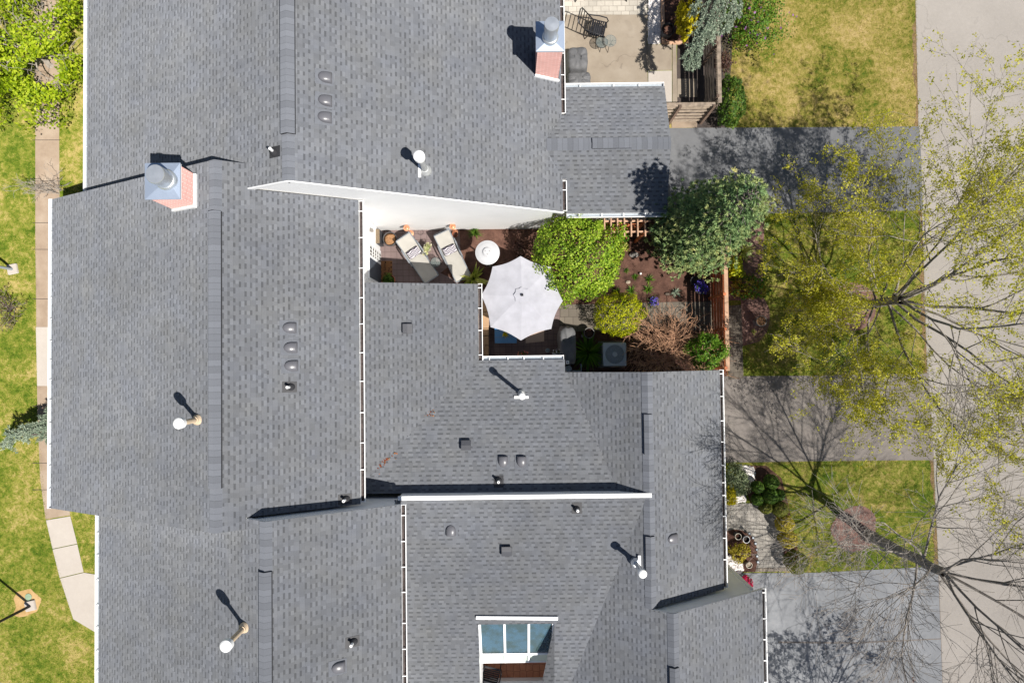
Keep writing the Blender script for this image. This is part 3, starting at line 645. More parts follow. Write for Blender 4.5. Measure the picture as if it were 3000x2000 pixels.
def chimney(parent, x0, y0, x1, y1, zt, pl, flue, fz, fr, trims):
    m = M(); i_ = .05; zb = min(zp(pl, x0, y0), zp(pl, x1, y1)) - .3
    m.box(((x0 + x1) / 2, (y0 + y1) / 2, (zb + zt - .1) / 2), (x1 - x0 - 2 * i_, y1 - y0 - 2 * i_, zt - .1 - zb)); ch = m.build('chimney', 'pink_brick', parent)
    t_ = M(); t_.box(((x0 + x1) / 2, (y0 + y1) / 2, zt - .06), (x1 - x0 - .03, y1 - y0 - .03, .07)); t_.build('cornice', 'white_trim', ch)
    c = M(); cx, cy = flue; h = .10; R = [[(x0, y0, zt - .03), (x1, y0, zt - .03), (x1, y1, zt - .03), (x0, y1, zt - .03)], [(x0, y0, zt), (x1, y0, zt), (x1, y1, zt), (x0, y1, zt)], [(cx - .12, cy - .12, zt + h), (cx + .12, cy - .12, zt + h), (cx + .12, cy + .12, zt + h), (cx - .12, cy + .12, zt + h)]]
    c.rings(R); c.build('chimney_cap', 'cap_metal', ch)
    f = M(); z0 = zt + .02; f.lathe((cx, cy, 0), [(fr * 1.12, z0), (fr * 1.12, z0 + .12), (fr * 1.0, z0 + .16), (fr * .92, z0 + .17), (fr * .92, fz - .25), (fr, fz - .24), (fr, fz - .02), (fr * .96, fz), (.01, fz + .008)], 32)
    f.build('flue', 'galvanised', ch)
    b = M()
    for p, q in trims:
        p, q = [Vector((v[0], v[1], zp(pl, v[0], v[1]) + .05)) for v in (p, q)]; b.bar(p, q, .07, .10)
    b.build('base_trim', 'white_trim', ch); return ch

# ---- house A (north)
hA = thing('town_house', 'northern house with a white south gable and a brick chimney at its east eave', 'house', (-6, 11, 0), 'attached houses in the row')
rA = slab('roof', [[(ALe, AY), (AX, AY), (AX, FAR_N), (ALe, FAR_N)]], A_L, hA)
slab('roof', [[(AX, AY), (ARe, AY), (ARe, FAR_N), (AX, FAR_N)]], A_R, hA)
xi = lambda pl, z: (z - pl[0]) / pl[1]
vx = lambda y, pl: xi(A_R, zp(pl, 0, y))
lo = lambda y, pl: min(vx(y, pl) - .02, ARe)
zE = zp(A_R, ARe, 0)
yN = wYr + (wZ - zE) / ((wZ - 2.6) / (wYn - wYr)); yS = wYr - (wZ - zE) / ((wZ - 2.6) / (wYr - wYs))
slab('wing_roof', [[(vx(wYr, WN) - .02, wYr), (wX, wYr), (wX - .02, wYn), (ARe + .14, wYn), (ARe + .14, yN), (ARe, yN)]], WN, hA)
slab('wing_roof', [[(vx(wYr, WS) - .02, wYr), (ARe, yS), (ARe + .14, yS), (ARe + .14, wYs), (wX - .02, wYs), (wX, wYr)]], WS, hA)
m = M(); xw0, xw1 = ALe + .35, ARe - .32
gable(m, xw0, xw1, AY + .02, (A_L, A_R), ridge=AX, z0=0, th=.16)
wall(m, (xw1, AY + .2), (xw1, FAR_N - .3), 0, [(0, zp(A_R, xw1, 0) - .14), (1, zp(A_R, xw1, 0) - .14)])
wall(m, (xw0, FAR_N - .3), (xw0, AY + .2), 0, [(0, zp(A_L, xw0, 0) - .14), (1, zp(A_L, xw0, 0) - .14)])
gable(m, xw0, xw1, FAR_N - .1, (A_L, A_R), ridge=AX, z0=0, sgn=-1)
m.build('wall', 'siding', hA)
m = M(); wS, wN_, wE = wYs + .25, wYn - .25, wX - .12
wall(m, (xw1 + .02, wS), (wE, wS), 0, [(0, zp(WS, 0, wS) - .14), (1, zp(WS, 0, wS) - .14)])
wall(m, (wE, wN_), (xw1 + .02, wN_), 0, [(0, zp(WN, 0, wN_) - .14), (1, zp(WN, 0, wN_) - .14)])
wall(m, (wE + .01, wS), (wE + .01, wN_), 0, [(0, zp(WS, 0, wS) - .14), (.5, wZ - .16), (1, zp(WN, 0, wN_) - .14)])
m.build('wing_wall', 'siding', hA)
m = M(); m.bar((AX - 1.3, AY - .02, zp(A_L, AX - 1.3, 0) - .09), (AX, AY - .02, AZ - .09), .03, .16); m.bar((AX, AY - .02, AZ - .09), (ARe, AY - .02, zp(A_R, ARe, 0) - .09), .03, .16); m.build('rake_board', 'white_trim', hA)
ridge_cap(rA, (AX, AY), (AX, W(841, 392, AZ).y), (A_L, A_R))
ridge_cap(rA, (AX, W(841, 391, AZ).y), (AX, FAR_N), (A_L, A_R), 'ridge_vent', .085, .19, sides='rubber')
ridge_cap(hA, (vx(wYr, WN) + .1, wYr), (wX, wYr), (WN, WS), wd=.2)
ridge_cap(hA, (W(1735, 408, wZ).x, wYr), (W(1850, 408, wZ).x, wYr), (WN, WS), 'ridge_vent', .07, .17, sides='rubber')
gutter(hA, (ARe, FAR_N), (ARe, yN + .08), (1, 0), zE - .02); gutter(hA, (ARe, yS - .05), (ARe, AY + .05), (1, 0), zE - .02)
gutter(hA, (ALe, FAR_N), (ALe, AY + .75), (-1, 0), 2.72, False, 1.5)
gutter(hA, (ARe + .16, wYn), (wX - .04, wYn), (0, 1), 2.58, False, .98, .5); gutter(hA, (ARe + .16, wYs), (wX - .04, wYs), (0, -1), 2.58, False, .8, .4)
for q in ((953, 227), (953, 295), (952, 344)): hood_vent(hA, *q, A_R)
boot_pipe(hA, 803, 446, A_L)
tall_pipe(hA, (1247, 500), (1228, 456), A_R, .085, .155, plate=.16)
bs = WP(1600, 234, A_R); zt = WY(1600, 152, bs.y).z
a, b = W(1570, 151, zt), W(1653, 62, zt); fb = W(1612, 110, zt + .1)
chimney(hA, a.x, a.y, b.x, b.y, zt, A_R, (fb.x, fb.y), WY(1618, 70, fb.y).z, .21, [((a.x + .02, a.y + .02), (b.x - .03, a.y + .02))])

# ---- house B (middle)
hB = thing('town_house', 'middle house with the garden court, white umbrella and loungers on its east side', 'house', (-8, 0, 0), 'attached houses in the row')
bN, bS0, bS1 = WP(380, 528, B_L).y, WP(152, 1489, B_L).y, WP(634, 1563, B_L).y
xCB = (C_L[0] - B_R[0]) / (B_R[1] - C_L[1]); xAB = (A_L[0] - B_R[0]) / (B_R[1] - A_L[1])
rB = slab('roof', [[(BLe, bS0), (BX, bS1), (BX, bN), (BLe, bN)]], B_L, hB)
slab('roof', [[(BX, bS1), (xCB, bS1), (xCB, CY + .03), (BRe, CY + .03), (BRe, AY - .03), (xAB + .03, AY - .03), (xAB, bN), (BX, bN)]], B_R, hB)
m = M(); bw0, bw1 = BLe + .35, BRe - .32
gable(m, bw0, bw1, bS0 + .2, (B_L, B_R), ridge=BX); 
wall(m, (bw0, bN - .15), (bw0, bS0 + .4), 0, [(0, zp(B_L, bw0, 0) - .14), (1, zp(B_L, bw0, 0) - .14)])
wall(m, (bw1, CY + .2), (bw1, AY - .0), 0, [(0, zp(B_R, bw1, 0) - .14), (1, zp(B_R, bw1, 0) - .14)])
tt = [(0, zp(B_L, bw0, 0) - .14), ((BX - bw0) / (BX + .85 - bw0), BZ - .14), (1, zp(B_R, BX + .85, 0) - .14)]
wall(m, (BX + .85, bN - .12), (bw0, bN - .12), 0, [(1 - f, z) for f, z in reversed(tt)])
m.build('wall', 'siding', hB)
ridge_cap(rB, (BX, bS1), (BX, W(628, 1430, BZ).y), (B_L, B_R)); ridge_cap(rB, (BX, W(622, 619, BZ).y), (BX, bN), (B_L, B_R))
ridge_cap(rB, (BX, W(633, 1431, BZ).y), (BX, W(622, 618, BZ).y), (B_L, B_R), 'ridge_vent', .085, .17, sides='rubber')
gutter(hB, (BLe, bN), (BLe, bS0), (-1, 0), 2.72, False, .72); gutter(hB, (BRe, AY - .04), (BRe, CY + .1), (1, 0), 4.95, True, .83)
for q in ((849, 960), (852, 1018), (854, 1071)): hood_vent(hB, *q, B_R)
boot_pipe(hB, 852, 1133, B_R); boot_pipe(hB, 1014, 1461, B_R)
tall_pipe(hB, (580, 1229), (521, 1239), B_L, .07, .14, 'pipe_tan')
# kitchen wing and garage of house B
b1n = W(1230, 830, 3.3).y
sl = lambda y: B1X - (B2Y - y) * .238 / .252         # valley between the two low slopes
gv = lambda y: xi(GLp, zp(B2, 0, y))                 # valley towards the garage slope
xl = BRe - .40
yv = B2Y - (B1X - xl) * .252 / .238
slab('wing_roof', [[(xl, b1n), (B1X, b1n), (B1X, B2Y), (xl, max(yv, BARY))]], B1, hB)
kx = W(1655, 1060, 2.95).x
slab('wing_roof', [[(B1X, B2Y), (xl, max(yv, BARY)), (xl, BARY), (gv(BARY), BARY), (gv(GY), GY), (kx, GY), (kx, B2Y)]], B2, hB)
rG = slab('garage_roof', [[(gv(GY), GY), (gv(BARY), BARY), (GX, BARY), (GX, GY)]], GLp, hB)
slab('garage_roof', [[(GX, BARY), (GRe, BARY), (GRe, GY), (GX, GY)]], GRp, hB)
m = M(); k1, k2 = B1X - .3, B2Y - .3
wall(m, (k1, k2 + .02), (k1, b1n - .2), 0, [(0, zp(B1, k1, 0) - .14), (1, zp(B1, k1, 0) - .14)])
wall(m, (k1, b1n - .15), (bw1, b1n - .15), 0, [(0, zp(B1, k1, 0) - .14), (1, zp(B1, bw1, 0) - .14)])
wall(m, (kx - .1, k2), (k1, k2), 0, [(0, zp(B2, 0, k2) - .14), (1, zp(B2, 0, k2) - .14)])
g0, g1 = kx + .02, GRe - .3
wall(m, (g1, GY - .15), (g0, GY - .15), 0, [(0, zp(GRp, g1, 0) - .14), ((g1 - GX) / (g1 - g0), GZ - .14), (1, zp(GLp, g0, 0) - .14)])
wall(m, (g1, BARY), (g1, GY - .3), 0, [(0, zp(GRp, g1, 0) - .14), (1, zp(GRp, g1, 0) - .14)])
m.build('wing_wall', 'siding', hB)
gr_ = lambda y: zp(GLp, GX, 0)
ridge_cap(rG, (GX, BARY), (GX, GY), (GLp, GRp)); ridge_cap(rG, (GX, W(1900, 1331, GZ).y), (GX, W(1900, 1213, GZ).y), (GLp, GRp), 'ridge_vent', .085, .13, sides='rubber')
gutter(hB, (B1X, b1n), (B1X, B2Y - .0), (1, 0), 2.89, True, .74, .12); gutter(hB, (B1X + .15, B2Y), (kx - .04, B2Y), (0, 1), 2.89, False, .6, .2)
gutter(hB, (GRe, GY), (GRe, BARY), (1, 0), 2.70, True, .72, .12)
for q in ((1474, 1352), (1528, 1352)): hood_vent(hB, *q, B2)
boot_pipe(hB, 1461, 1407, B2); box_vent(hB, 1196, 963, B1); box_vent(hB, 1366, 1302, B2)
tall_pipe(hB, (1527, 1152), (1531, 1161), B2, .06, .10, plate=.12)
# sliding door and wall lamp on the court side of house B
DX0 = bw1 + .012
ya, yb = WX(1092, 718, bw1).y, 2.75
dr = M(); dr.box((DX0, (ya + yb) / 2, 1.08), (.03, abs(ya - yb), 2.1)); do = dr.build('patio_door', 'glass_frame', hB)
ymid = (ya + yb) / 2 + .15
q = M(); q.box((DX0 + .02, (ya + ymid) / 2 - .02, 1.08), (.02, abs(ya - ymid) - .14, 1.9)); q.build('door_pane', 'door_glass', do)
q = M(); q.box((DX0 + .02, (ymid + yb) / 2, 1.08), (.02, abs(ymid - yb) - .1, 1.94)); q.build('door_screen', 'shade_dark', do)
q = M()
for i in range(1, 4): yy = ya + (ymid - ya) * i / 4; q.box((DX0 + .034, yy, 1.08), (.012, .02, 1.9))
for i in range(1, 5): q.box((DX0 + .035, (ya + ymid) / 2 - .02, .13 + 1.9 * i / 5), (.010, abs(ya - ymid) - .14, .02))
q.build('door_muntin', 'white_trim', do)
lp = WX(1083, 674, bw1); q = M(); q.box((bw1 + .05, lp.y, lp.z), (.10, .10, .02)); q.box((bw1 + .06, lp.y, lp.z - .09), (.08, .08, .16)); q.lathe((bw1 + .06, lp.y, lp.z + .01), [(.07, 0), (.02, .05)], 8); q.build('wall_lamp', 'stone_grey', hB)
# chimney of house B
cb = WP(580, 604, B_L); zt = WX(533, 585, cb.x).z
a, b = W(424, 585, zt), W(528, 477, zt); fb = W(487, 527, zt + .1)
chimney(hB, a.x, a.y, b.x, b.y, zt, B_L, (fb.x, fb.y), WX(453, 514, fb.x).z, .24, [((a.x + .05, a.y + .02), (b.x - .02, a.y + .02)), ((b.x - .02, a.y + .02), (b.x - .02, b.y - .05))])

# ---- house C (south)
hC = thing('town_house', 'southern house with a glazed sunroom court sunk into its low roof', 'house', (-6, -10, 0), 'attached houses in the row')
rC = slab('roof', [[(CLe, FAR_S), (CX, FAR_S), (CX, CY), (CLe, CY)]], C_L, hC)
slab('roof', [[(CX, FAR_S), (CRe, FAR_S), (CRe, CY), (CX, CY)]], C_R, hC)
cw0, cw1 = CLe + .35, CRe - .28
m = M(); wall(m, (cw1, CY - .04), (cw0, CY - .04), 0, [(0, zp(C_R, cw1, 0) - .135), ((cw1 - CX) / (cw1 - cw0), CZ - .135), (1, zp(C_L, cw0, 0) - .135)])
wall(m, (cw0, CY - .2), (cw0, FAR_S), 0, [(0, zp(C_L, cw0, 0) - .14)] + [(1, zp(C_L, cw0, 0) - .14)])
wall(m, (cw1, FAR_S), (cw1, CY - .2), 0, [(0, zp(C_R, cw1, 0) - .14), (1, zp(C_R, cw1, 0) - .14)])
m.build('wall', 'siding', hC)
ridge_cap(rC, (CX, W(775, 1676, CZ).y), (CX, CY), (C_L, C_R)); ridge_cap(rC, (CX, FAR_S), (CX, W(775, 1675, CZ).y), (C_L, C_R), 'ridge_vent', .085, .17, sides='rubber')
gutter(hC, (CLe, CY - .25), (CLe, FAR_S), (-1, 0), 2.72, False, .72); gutter(hC, (CRe, CY - .02), (CRe, FAR_S), (1, 0), 4.95, True, .83)
boot_pipe(hC, 1036, 1878, C_R); hood_vent(hC, 992, 1953, C_R)
tall_pipe(hC, (717, 1836), (659, 1894), C_L, .07, .15, 'pipe_tan')
# low south roof with the court opening
cx0, cx1, cy0 = W(1404, 1900, 3.2).x, W(1624, 1900, 3.2).x, W(1510, 1821, 3.3).y
cyE = -15.0; yT = BARY - .1
cv = lambda y: xi(GLp, zp(C1, 0, y))
xl2 = CRe - .30
slab('wing_roof', [[(xl2, cy0), (xl2, yT), (cv(yT), yT), (cv(cy0), cy0)], [(xl2, FAR_S), (xl2, cy0), (cx0, cy0), (cx0, FAR_S)], [(cx1, FAR_S), (cx1, cy0), (cv(cy0), cy0), (cv(FAR_S), FAR_S)]], C1, hC)
rD = slab('garage_roof', [[(cv(yT), yT), (cv(FAR_S), FAR_S), (DX, FAR_S), (DX, DY), (GX, DY), (GX, yT + .1), (cv(yT), yT + .1)]], GLp, hC)
slab('garage_roof', [[(GX, DY + .02), (GRe, DY + .02), (GRe, BARY - .002), (GX, BARY - .002)]], GRp, hC)
slab('garage_roof', [[(DX, FAR_S), (DRe, FAR_S), (DRe, DY), (DX, DY)]], D_R, hC)
m = M(); d0, d1 = GX + .05, DRe - .25
wall(m, (d1, DY - .06), (d0, DY - .06), 0, [(0, zp(D_R, d1, 0) - .13), ((d1 - DX) / (d1 - d0), DZ - .13), (1, zp(GLp, d0, 0) - .13)])
wall(m, (d1, FAR_S), (d1, DY - .2), 0, [(0, zp(D_R, d1, 0) - .14), (1, zp(D_R, d1, 0) - .14)])
wall(m, (g1, DY + .0), (g1, BARY - .01), 0, [(0, zp(GRp, g1, 0) - .14), (1, zp(GRp, g1, 0) - .14)])
m.build('wing_wall', 'siding', hC)
m = M(); m.box((d1 - .04, DY - .03, 1.3), (.10, .06, 2.6)); m.build('corner_board', 'white_trim', hC)
m = M(); bx0 = W(1166, 1462, 4.42).x
m.box(((bx0 + GX + .06) / 2, BARY - .03, 3.9), (GX - bx0 - .02, .06, .96)); m.build('party_wall', 'siding', hC)
m = M(); m.box(((bx0 + GX + .06) / 2, BARY - .045, 4.40), (GX - bx0 + .06, .125, .05)); m.build('coping', 'white_trim', hC)
ridge_cap(rD, (GX, DY + .02), (GX, BARY - .02), (GLp, GRp)); ridge_cap(rD, (GX, W(1903, 1692, GZ).y), (GX, W(1903, 1571, GZ).y), (GLp, GRp), 'ridge_vent', .085, .14, sides='rubber')
ridge_cap(rD, (DX, FAR_S), (DX, DY), (GLp, D_R)); ridge_cap(rD, (DX, FAR_S), (DX, W(1976, 1955, DZ).y), (GLp, D_R), 'ridge_vent', .085, .14, sides='rubber')
gutter(hC, (GRe, BARY - .02), (GRe, DY + .06), (1, 0), 2.70, True, .72, .4); gutter(hC, (DRe, DY), (DRe, FAR_S), (1, 0), 2.70, True, .74, .12)
boot_pipe(hC, 1690, 1490, C1); hood_vent(hC, 1321, 1552, C1); box_vent(hC, 1484, 1611, C1); hood_vent(hC, 1970, 1577, GRp)
tall_pipe(hC, (1862, 1646), (1891, 1682), GLp, .075, .12, 'galvanised', plate=.1)
m = M(); pp = [WP(1395, 1806, C1), WP(1634, 1808, C1)]; m.bar(pp[0] + Vector((0, 0, .05)), pp[1] + Vector((0, 0, .05)), .10, .08); m.build('sunroom_flashing', 'white_trim', hC)
# court: glazed lean-to, paved floor, far glass
zA, zB, zC_ = zp(C1, 0, cy0) - .12, 2.62, 2.0
yA, yB, yC = cy0 - .02, W(1510, 1913, zB).y, W(1510, 1937, zC_).y
xs = [cx0 + .03, W(1479, 1870, 2.9).x, W(1549, 1870, 2.9).x, cx1 - .03]
sr = M()
for x in xs:
    sr.bar((x, yA, zA + .02), (x, yB, zB + .02), .07, .06); sr.bar((x, yB, zB + .02), (x, yC, zC_ + .02), .06, .06); sr.bar((x, yC, zC_), (x, yC, 0), .06, .06)
sr.bar((xs[0], yB, zB + .035), (xs[-1], yB, zB + .035), .06, .05); sr.bar((xs[0], yC, zC_), (xs[-1], yC, zC_), .05, .05)
sun = sr.build('sunroom', 'glass_frame', hC)
for i in range(3):
    x0, x1 = xs[i] + .036, xs[i + 1] - .036
    g = M(); g.face([(x0, yB, zB), (x1, yB, zB), (x1, yA, zA), (x0, yA, zA)]); g.build('roof_pane', 'roof_glass', sun)
    g = M(); g.face([(x0, yC, zC_), (x1, yC, zC_), (x1, yB, zB), (x0, yB, zB)]); g.build('eave_pane', 'lower_pane', sun)
    g = M(); g.face([(x0, yC, .05), (x1, yC, .05), (x1, yC, zC_ - .03), (x0, yC, zC_ - .03)]); g.build('wall_pane', 'roof_glass', sun)
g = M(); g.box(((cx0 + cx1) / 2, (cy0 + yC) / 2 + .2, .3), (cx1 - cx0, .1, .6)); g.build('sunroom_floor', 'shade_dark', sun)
ySt = W(1510, 1981, 0).y
m = M()
wall(m, (cx0 - .02, -15.9), (cx0 - .02, cy0), 0, [(0, zp(C1, 0, -15.9) - .14), (1, zp(C1, 0, cy0) - .14)])
wall(m, (cx1 + .02, cy0), (cx1 + .02, -15.9), 0, [(0, zp(C1, 0, cy0) - .14), (1, zp(C1, 0, -15.9) - .14)])
wall(m, (cx1, ySt - .02), (cx0, ySt - .02), 0, [(0, .28), (1, .28)], .3)
m.build('court_wall', 'siding', hC)
m = M(); m.box(((cx0 + cx1) / 2, ySt - .2, .34), (cx1 - cx0, .10, .10)); m.box(((cx0 + cx1) / 2, ySt - .26, 1.35), (cx1 - cx0, .04, 1.9)); m.build('court_glazing', 'glass_frame', hC)
sheet('court_paving', [(cx0, ySt - .4), (cx1, ySt - .4), (cx1, cy0), (cx0, cy0)], .02, 'hex_paver', world=True)

# ------------------------------------------------------------------ trees
def tubes_np(lines, sides):
    """lines: list of (pts Kx3, radii K) -> vertices, quads"""
    V, F, b = [], [], 0
    ang = np.arange(sides) * 2 * math.pi / sides; ca, sa = np.cos(ang), np.sin(ang)
    for P, r in lines:
        P = np.asarray(P); d = np.gradient(P, axis=0); d /= np.maximum(np.linalg.norm(d, axis=1, keepdims=True), 1e-9)
        ref = np.array([0, 0, 1.0]) if abs(d[0, 2]) < .9 else np.array([1.0, 0, 0])
        u = np.cross(d, ref); u /= np.maximum(np.linalg.norm(u, axis=1, keepdims=True), 1e-9); w_ = np.cross(d, u)
        R = P[:, None, :] + (u[:, None, :] * ca[None, :, None] + w_[:, None, :] * sa[None, :, None]) * np.asarray(r)[:, None, None]
        K = len(P); V.append(R.reshape(-1, 3)); i = np.arange(K - 1)[:, None] * sides; k = np.arange(sides)[None, :]; k2 = (k + 1) % sides
        F.append(np.stack([b + i + k, b + i + k2, b + i + sides + k2, b + i + sides + k], -1).reshape(-1, 4)); b += K * sides
    return np.concatenate(V), np.concatenate(F)
def grow(rg, p, d, L, r, lvl, mx, out, kids, up=.10, wob=.20, ratio=.55, spread=.85, seg=6, rmin=.006):
    pts, rs = [p.copy()], [r]; p = p.copy(); d = d / np.linalg.norm(d); r_end = max(rmin * .7, r * (.25 if lvl < mx else .5)); dirs = [d]
    for i in range(seg):
        d = d + rg.normal(0, wob, 3) * (L / seg) ** .15 * .6 + np.array([0, 0, up]); d /= np.linalg.norm(d)
        p = p + d * L / seg; pts.append(p.copy()); rs.append(r + (r_end - r) * (i + 1) / seg); dirs.append(d)
    out.append((lvl, np.array(pts), rs))
    if lvl >= mx: return
    n = kids[lvl]
    for j in range(n):
        t_ = .25 + .75 * (j + rg.uniform(.2, .9)) / n; f = t_ * seg; i = min(seg - 1, int(f)); q = pts[i] + (pts[i + 1] - pts[i]) * (f - i); dd = dirs[i]
        ax = np.cross(dd, rg.normal(0, 1, 3)); ax /= np.linalg.norm(ax); a = spread * rg.uniform(.6, 1.25)
        nd = dd * math.cos(a) + np.cross(ax, dd) * math.sin(a)
        grow(rg, q, nd, L * ratio * rg.uniform(.7, 1.25) * (1.15 - .45 * t_), max(rmin, (r + (r_end - r) * t_) * .6), lvl + 1, mx, out, kids, up, wob, ratio, spread, seg if lvl < 1 else 4, rmin)
def tree(name, label, base, trunk_z, trunk_r, limbs, mx, kids, seed, leaf=None, group=None, bark='bark', twig='twig', lean=(0, 0), lk=.42, up=.10, spread=.85, ratio=.55, rmin=.007, wob=.2):
    """limbs: list of (azimuth deg, elevation deg, length, start fraction of the trunk)"""
    rg = np.random.default_rng(seed); o = thing(name, label, 'tree', (base[0], base[1], 0), group)
    b0 = np.array([base[0], base[1], -.1]); t_ = [b0 + np.array([lean[0] * f, lean[1] * f, (trunk_z + .1) * f]) + np.r_[rg.normal(0, .02, 2), 0] for f in np.linspace(0, 1, 7)]
    V, F = tubes_np([(t_, [trunk_r * (1.5 if i == 0 else 1.12 - .3 * i / 6) for i in range(7)])], 10); np_mesh('trunk', V, F, bark, o)
    out = []
    for az, el, L, f in limbs:
        d = np.array([math.cos(R_(az)) * math.cos(R_(el)), math.sin(R_(az)) * math.cos(R_(el)), math.sin(R_(el))])
        i = f * 6; k = min(5, int(i)); q = t_[k] + (t_[k + 1] - t_[k]) * (i - k)
        grow(rg, q, d, L, trunk_r * lk * (L / max(l[2] for l in limbs)) ** .7, 0, mx, out, kids, up, wob, ratio, spread, 7, rmin)
    lo_ = [(P, r) for l, P, r in out if l <= 1]; hi = [(P, r) for l, P, r in out if l > 1]
    V, F = tubes_np(lo_, 6); np_mesh('limbs', V, F, bark, o)
    if hi: V, F = tubes_np(hi, 3); np_mesh('twigs', V, F, twig, o)
    if leaf:
        mat, n, size, clus = leaf; tips = [(P, l) for l, P, r in out if l >= mx - 1]
        A = np.concatenate([P[1:] for P, l in tips]); idx = rg.integers(0, len(A), n // 7); P = np.repeat(A[idx] + rg.normal(0, clus * .6, (n // 7, 3)), 7, 0); P = P + rg.normal(0, clus * .42, P.shape); n = len(P)
        leaves('crown', P, rg.normal(0, 1, (n, 3)) + [0, 0, .8], size, mat, o, .6, .8)
    return o
mb = W(2490, 900); lim = [(az + 12, el, L, f) for az, el, L, f in
    ((160, 9, 2.9, .42), (186, 12, 3.0, .48), (128, 14, 4.0, .5), (218, 12, 3.8, .46), (242, 16, 4.7, .52), (100, 18, 4.9, .56), (70, 22, 4.8, .62), (140, 34, 3.4, .7), (205, 30, 3.7, .65),
     (100, 44, 5.6, .8), (250, 40, 6.4, .75), (60, 46, 6.4, .9), (285, 44, 6.8, .85), (20, 50, 6.4, .95), (330, 50, 6.6, 1), (250, 64, 6.6, 1), (40, 66, 6.5, 1), (300, 24, 4.8, .7), (10, 24, 4.6, .75), (40, 30, 5.2, .8), (335, 28, 5.0, .8))]
tree('maple_tree', 'tall maple with fresh yellow green leaves standing on the lawn between two driveways', (mb.x, mb.y), 3.4, .17, lim, 3, (8, 6, 4), 21,
     ('leaf_maple', 108000, .060, .11), 'street trees', up=.05, spread=.75, rmin=.005, bark='bark_pale', lk=.30)
bb = W(2545, 1568); lim = [(az, el, L, f) for az, el, L, f in
    ((150, 30, 5.0, .6), (95, 30, 5.4, .75), (125, 36, 5.0, .8), (230, 34, 5.0, .68), (275, 42, 5.2, .9), (190, 46, 4.2, .85), (50, 44, 5.4, .95), (320, 46, 5.6, .95), (5, 50, 5.4, 1), (120, 60, 5, 1), (250, 60, 5.4, 1), (350, 64, 5.4, 1), (285, 66, 5.6, 1))]
tree('bare_tree', 'large leafless tree leaning its limbs over the southern driveway and road', (bb.x, bb.y), 4.4, .17, lim, 3, (10, 7, 5), 5, None, 'street trees', up=.05, spread=.6, rmin=.006, bark='bark_pale', wob=.14, lk=.25, ratio=.6)
rb = W(2500, 2175); lim = [(az, el, L, f) for az, el, L, f in
    ((150, 40, 2.5, .8), (100, 36, 2.7, .85), (60, 36, 3.4, .9), (200, 40, 2.5, .9), (20, 40, 3.4, 1), (40, 42, 3.6, .95), (125, 60, 2.8, 1), (260, 45, 2.4, 1), (70, 62, 2.8, 1), (320, 45, 2.4, 1))]
tree('red_maple', 'small maple with rusty red young leaves at the bottom edge of the photo', (rb.x, rb.y), 2.3, .09, lim, 3, (7, 6, 4), 9, ('leaf_red', 7500, .075, .08), 'street trees', up=.04, spread=.75, rmin=.004)
# the low leafy tree by the north west corner
lb = W(150, 190, 0); lim = [(az, el, L, f) for az, el, L, f in ((0, 30, 1.9, .6), (50, 30, 2.2, .7), (110, 28, 2.4, .7), (160, 26, 2.6, .8), (205, 28, 2.4, .8), (250, 28, 2.5, .8), (300, 28, 2.2, .9), (20, 55, 1.6, 1), (150, 58, 1.8, 1))]
tl = tree('garden_tree', 'low spreading tree with bright green leaves and bare grey twigs beside the north eave', (lb.x, lb.y), 1.0, .09, lim, 2, (6, 5), 14, None, None, 'bark_pale', 'bark_pale', up=.03, spread=.7, ratio=.5, rmin=.007)
P, N = shell((lb.x, lb.y, 1.35), (2.05, 2.75, 1.15), 15000, .62, .26, 31, low=-.25, freq=1.4)
hole = (np.sin(P[:, 0] * 2.9 + 1) * np.sin(P[:, 1] * 2.6 + .5) > -.28) & ~((np.abs(P[:, 1] - lb.y - .9) < .75 - .35 * (P[:, 0] - lb.x)) & (np.abs(P[:, 0] - lb.x - .2) < .9) & (RNG.uniform(0, 1, len(P)) < .72))
leaves('crown', P[hole], N[hole], .115, 'leaf_bright', tl, .6, .5)

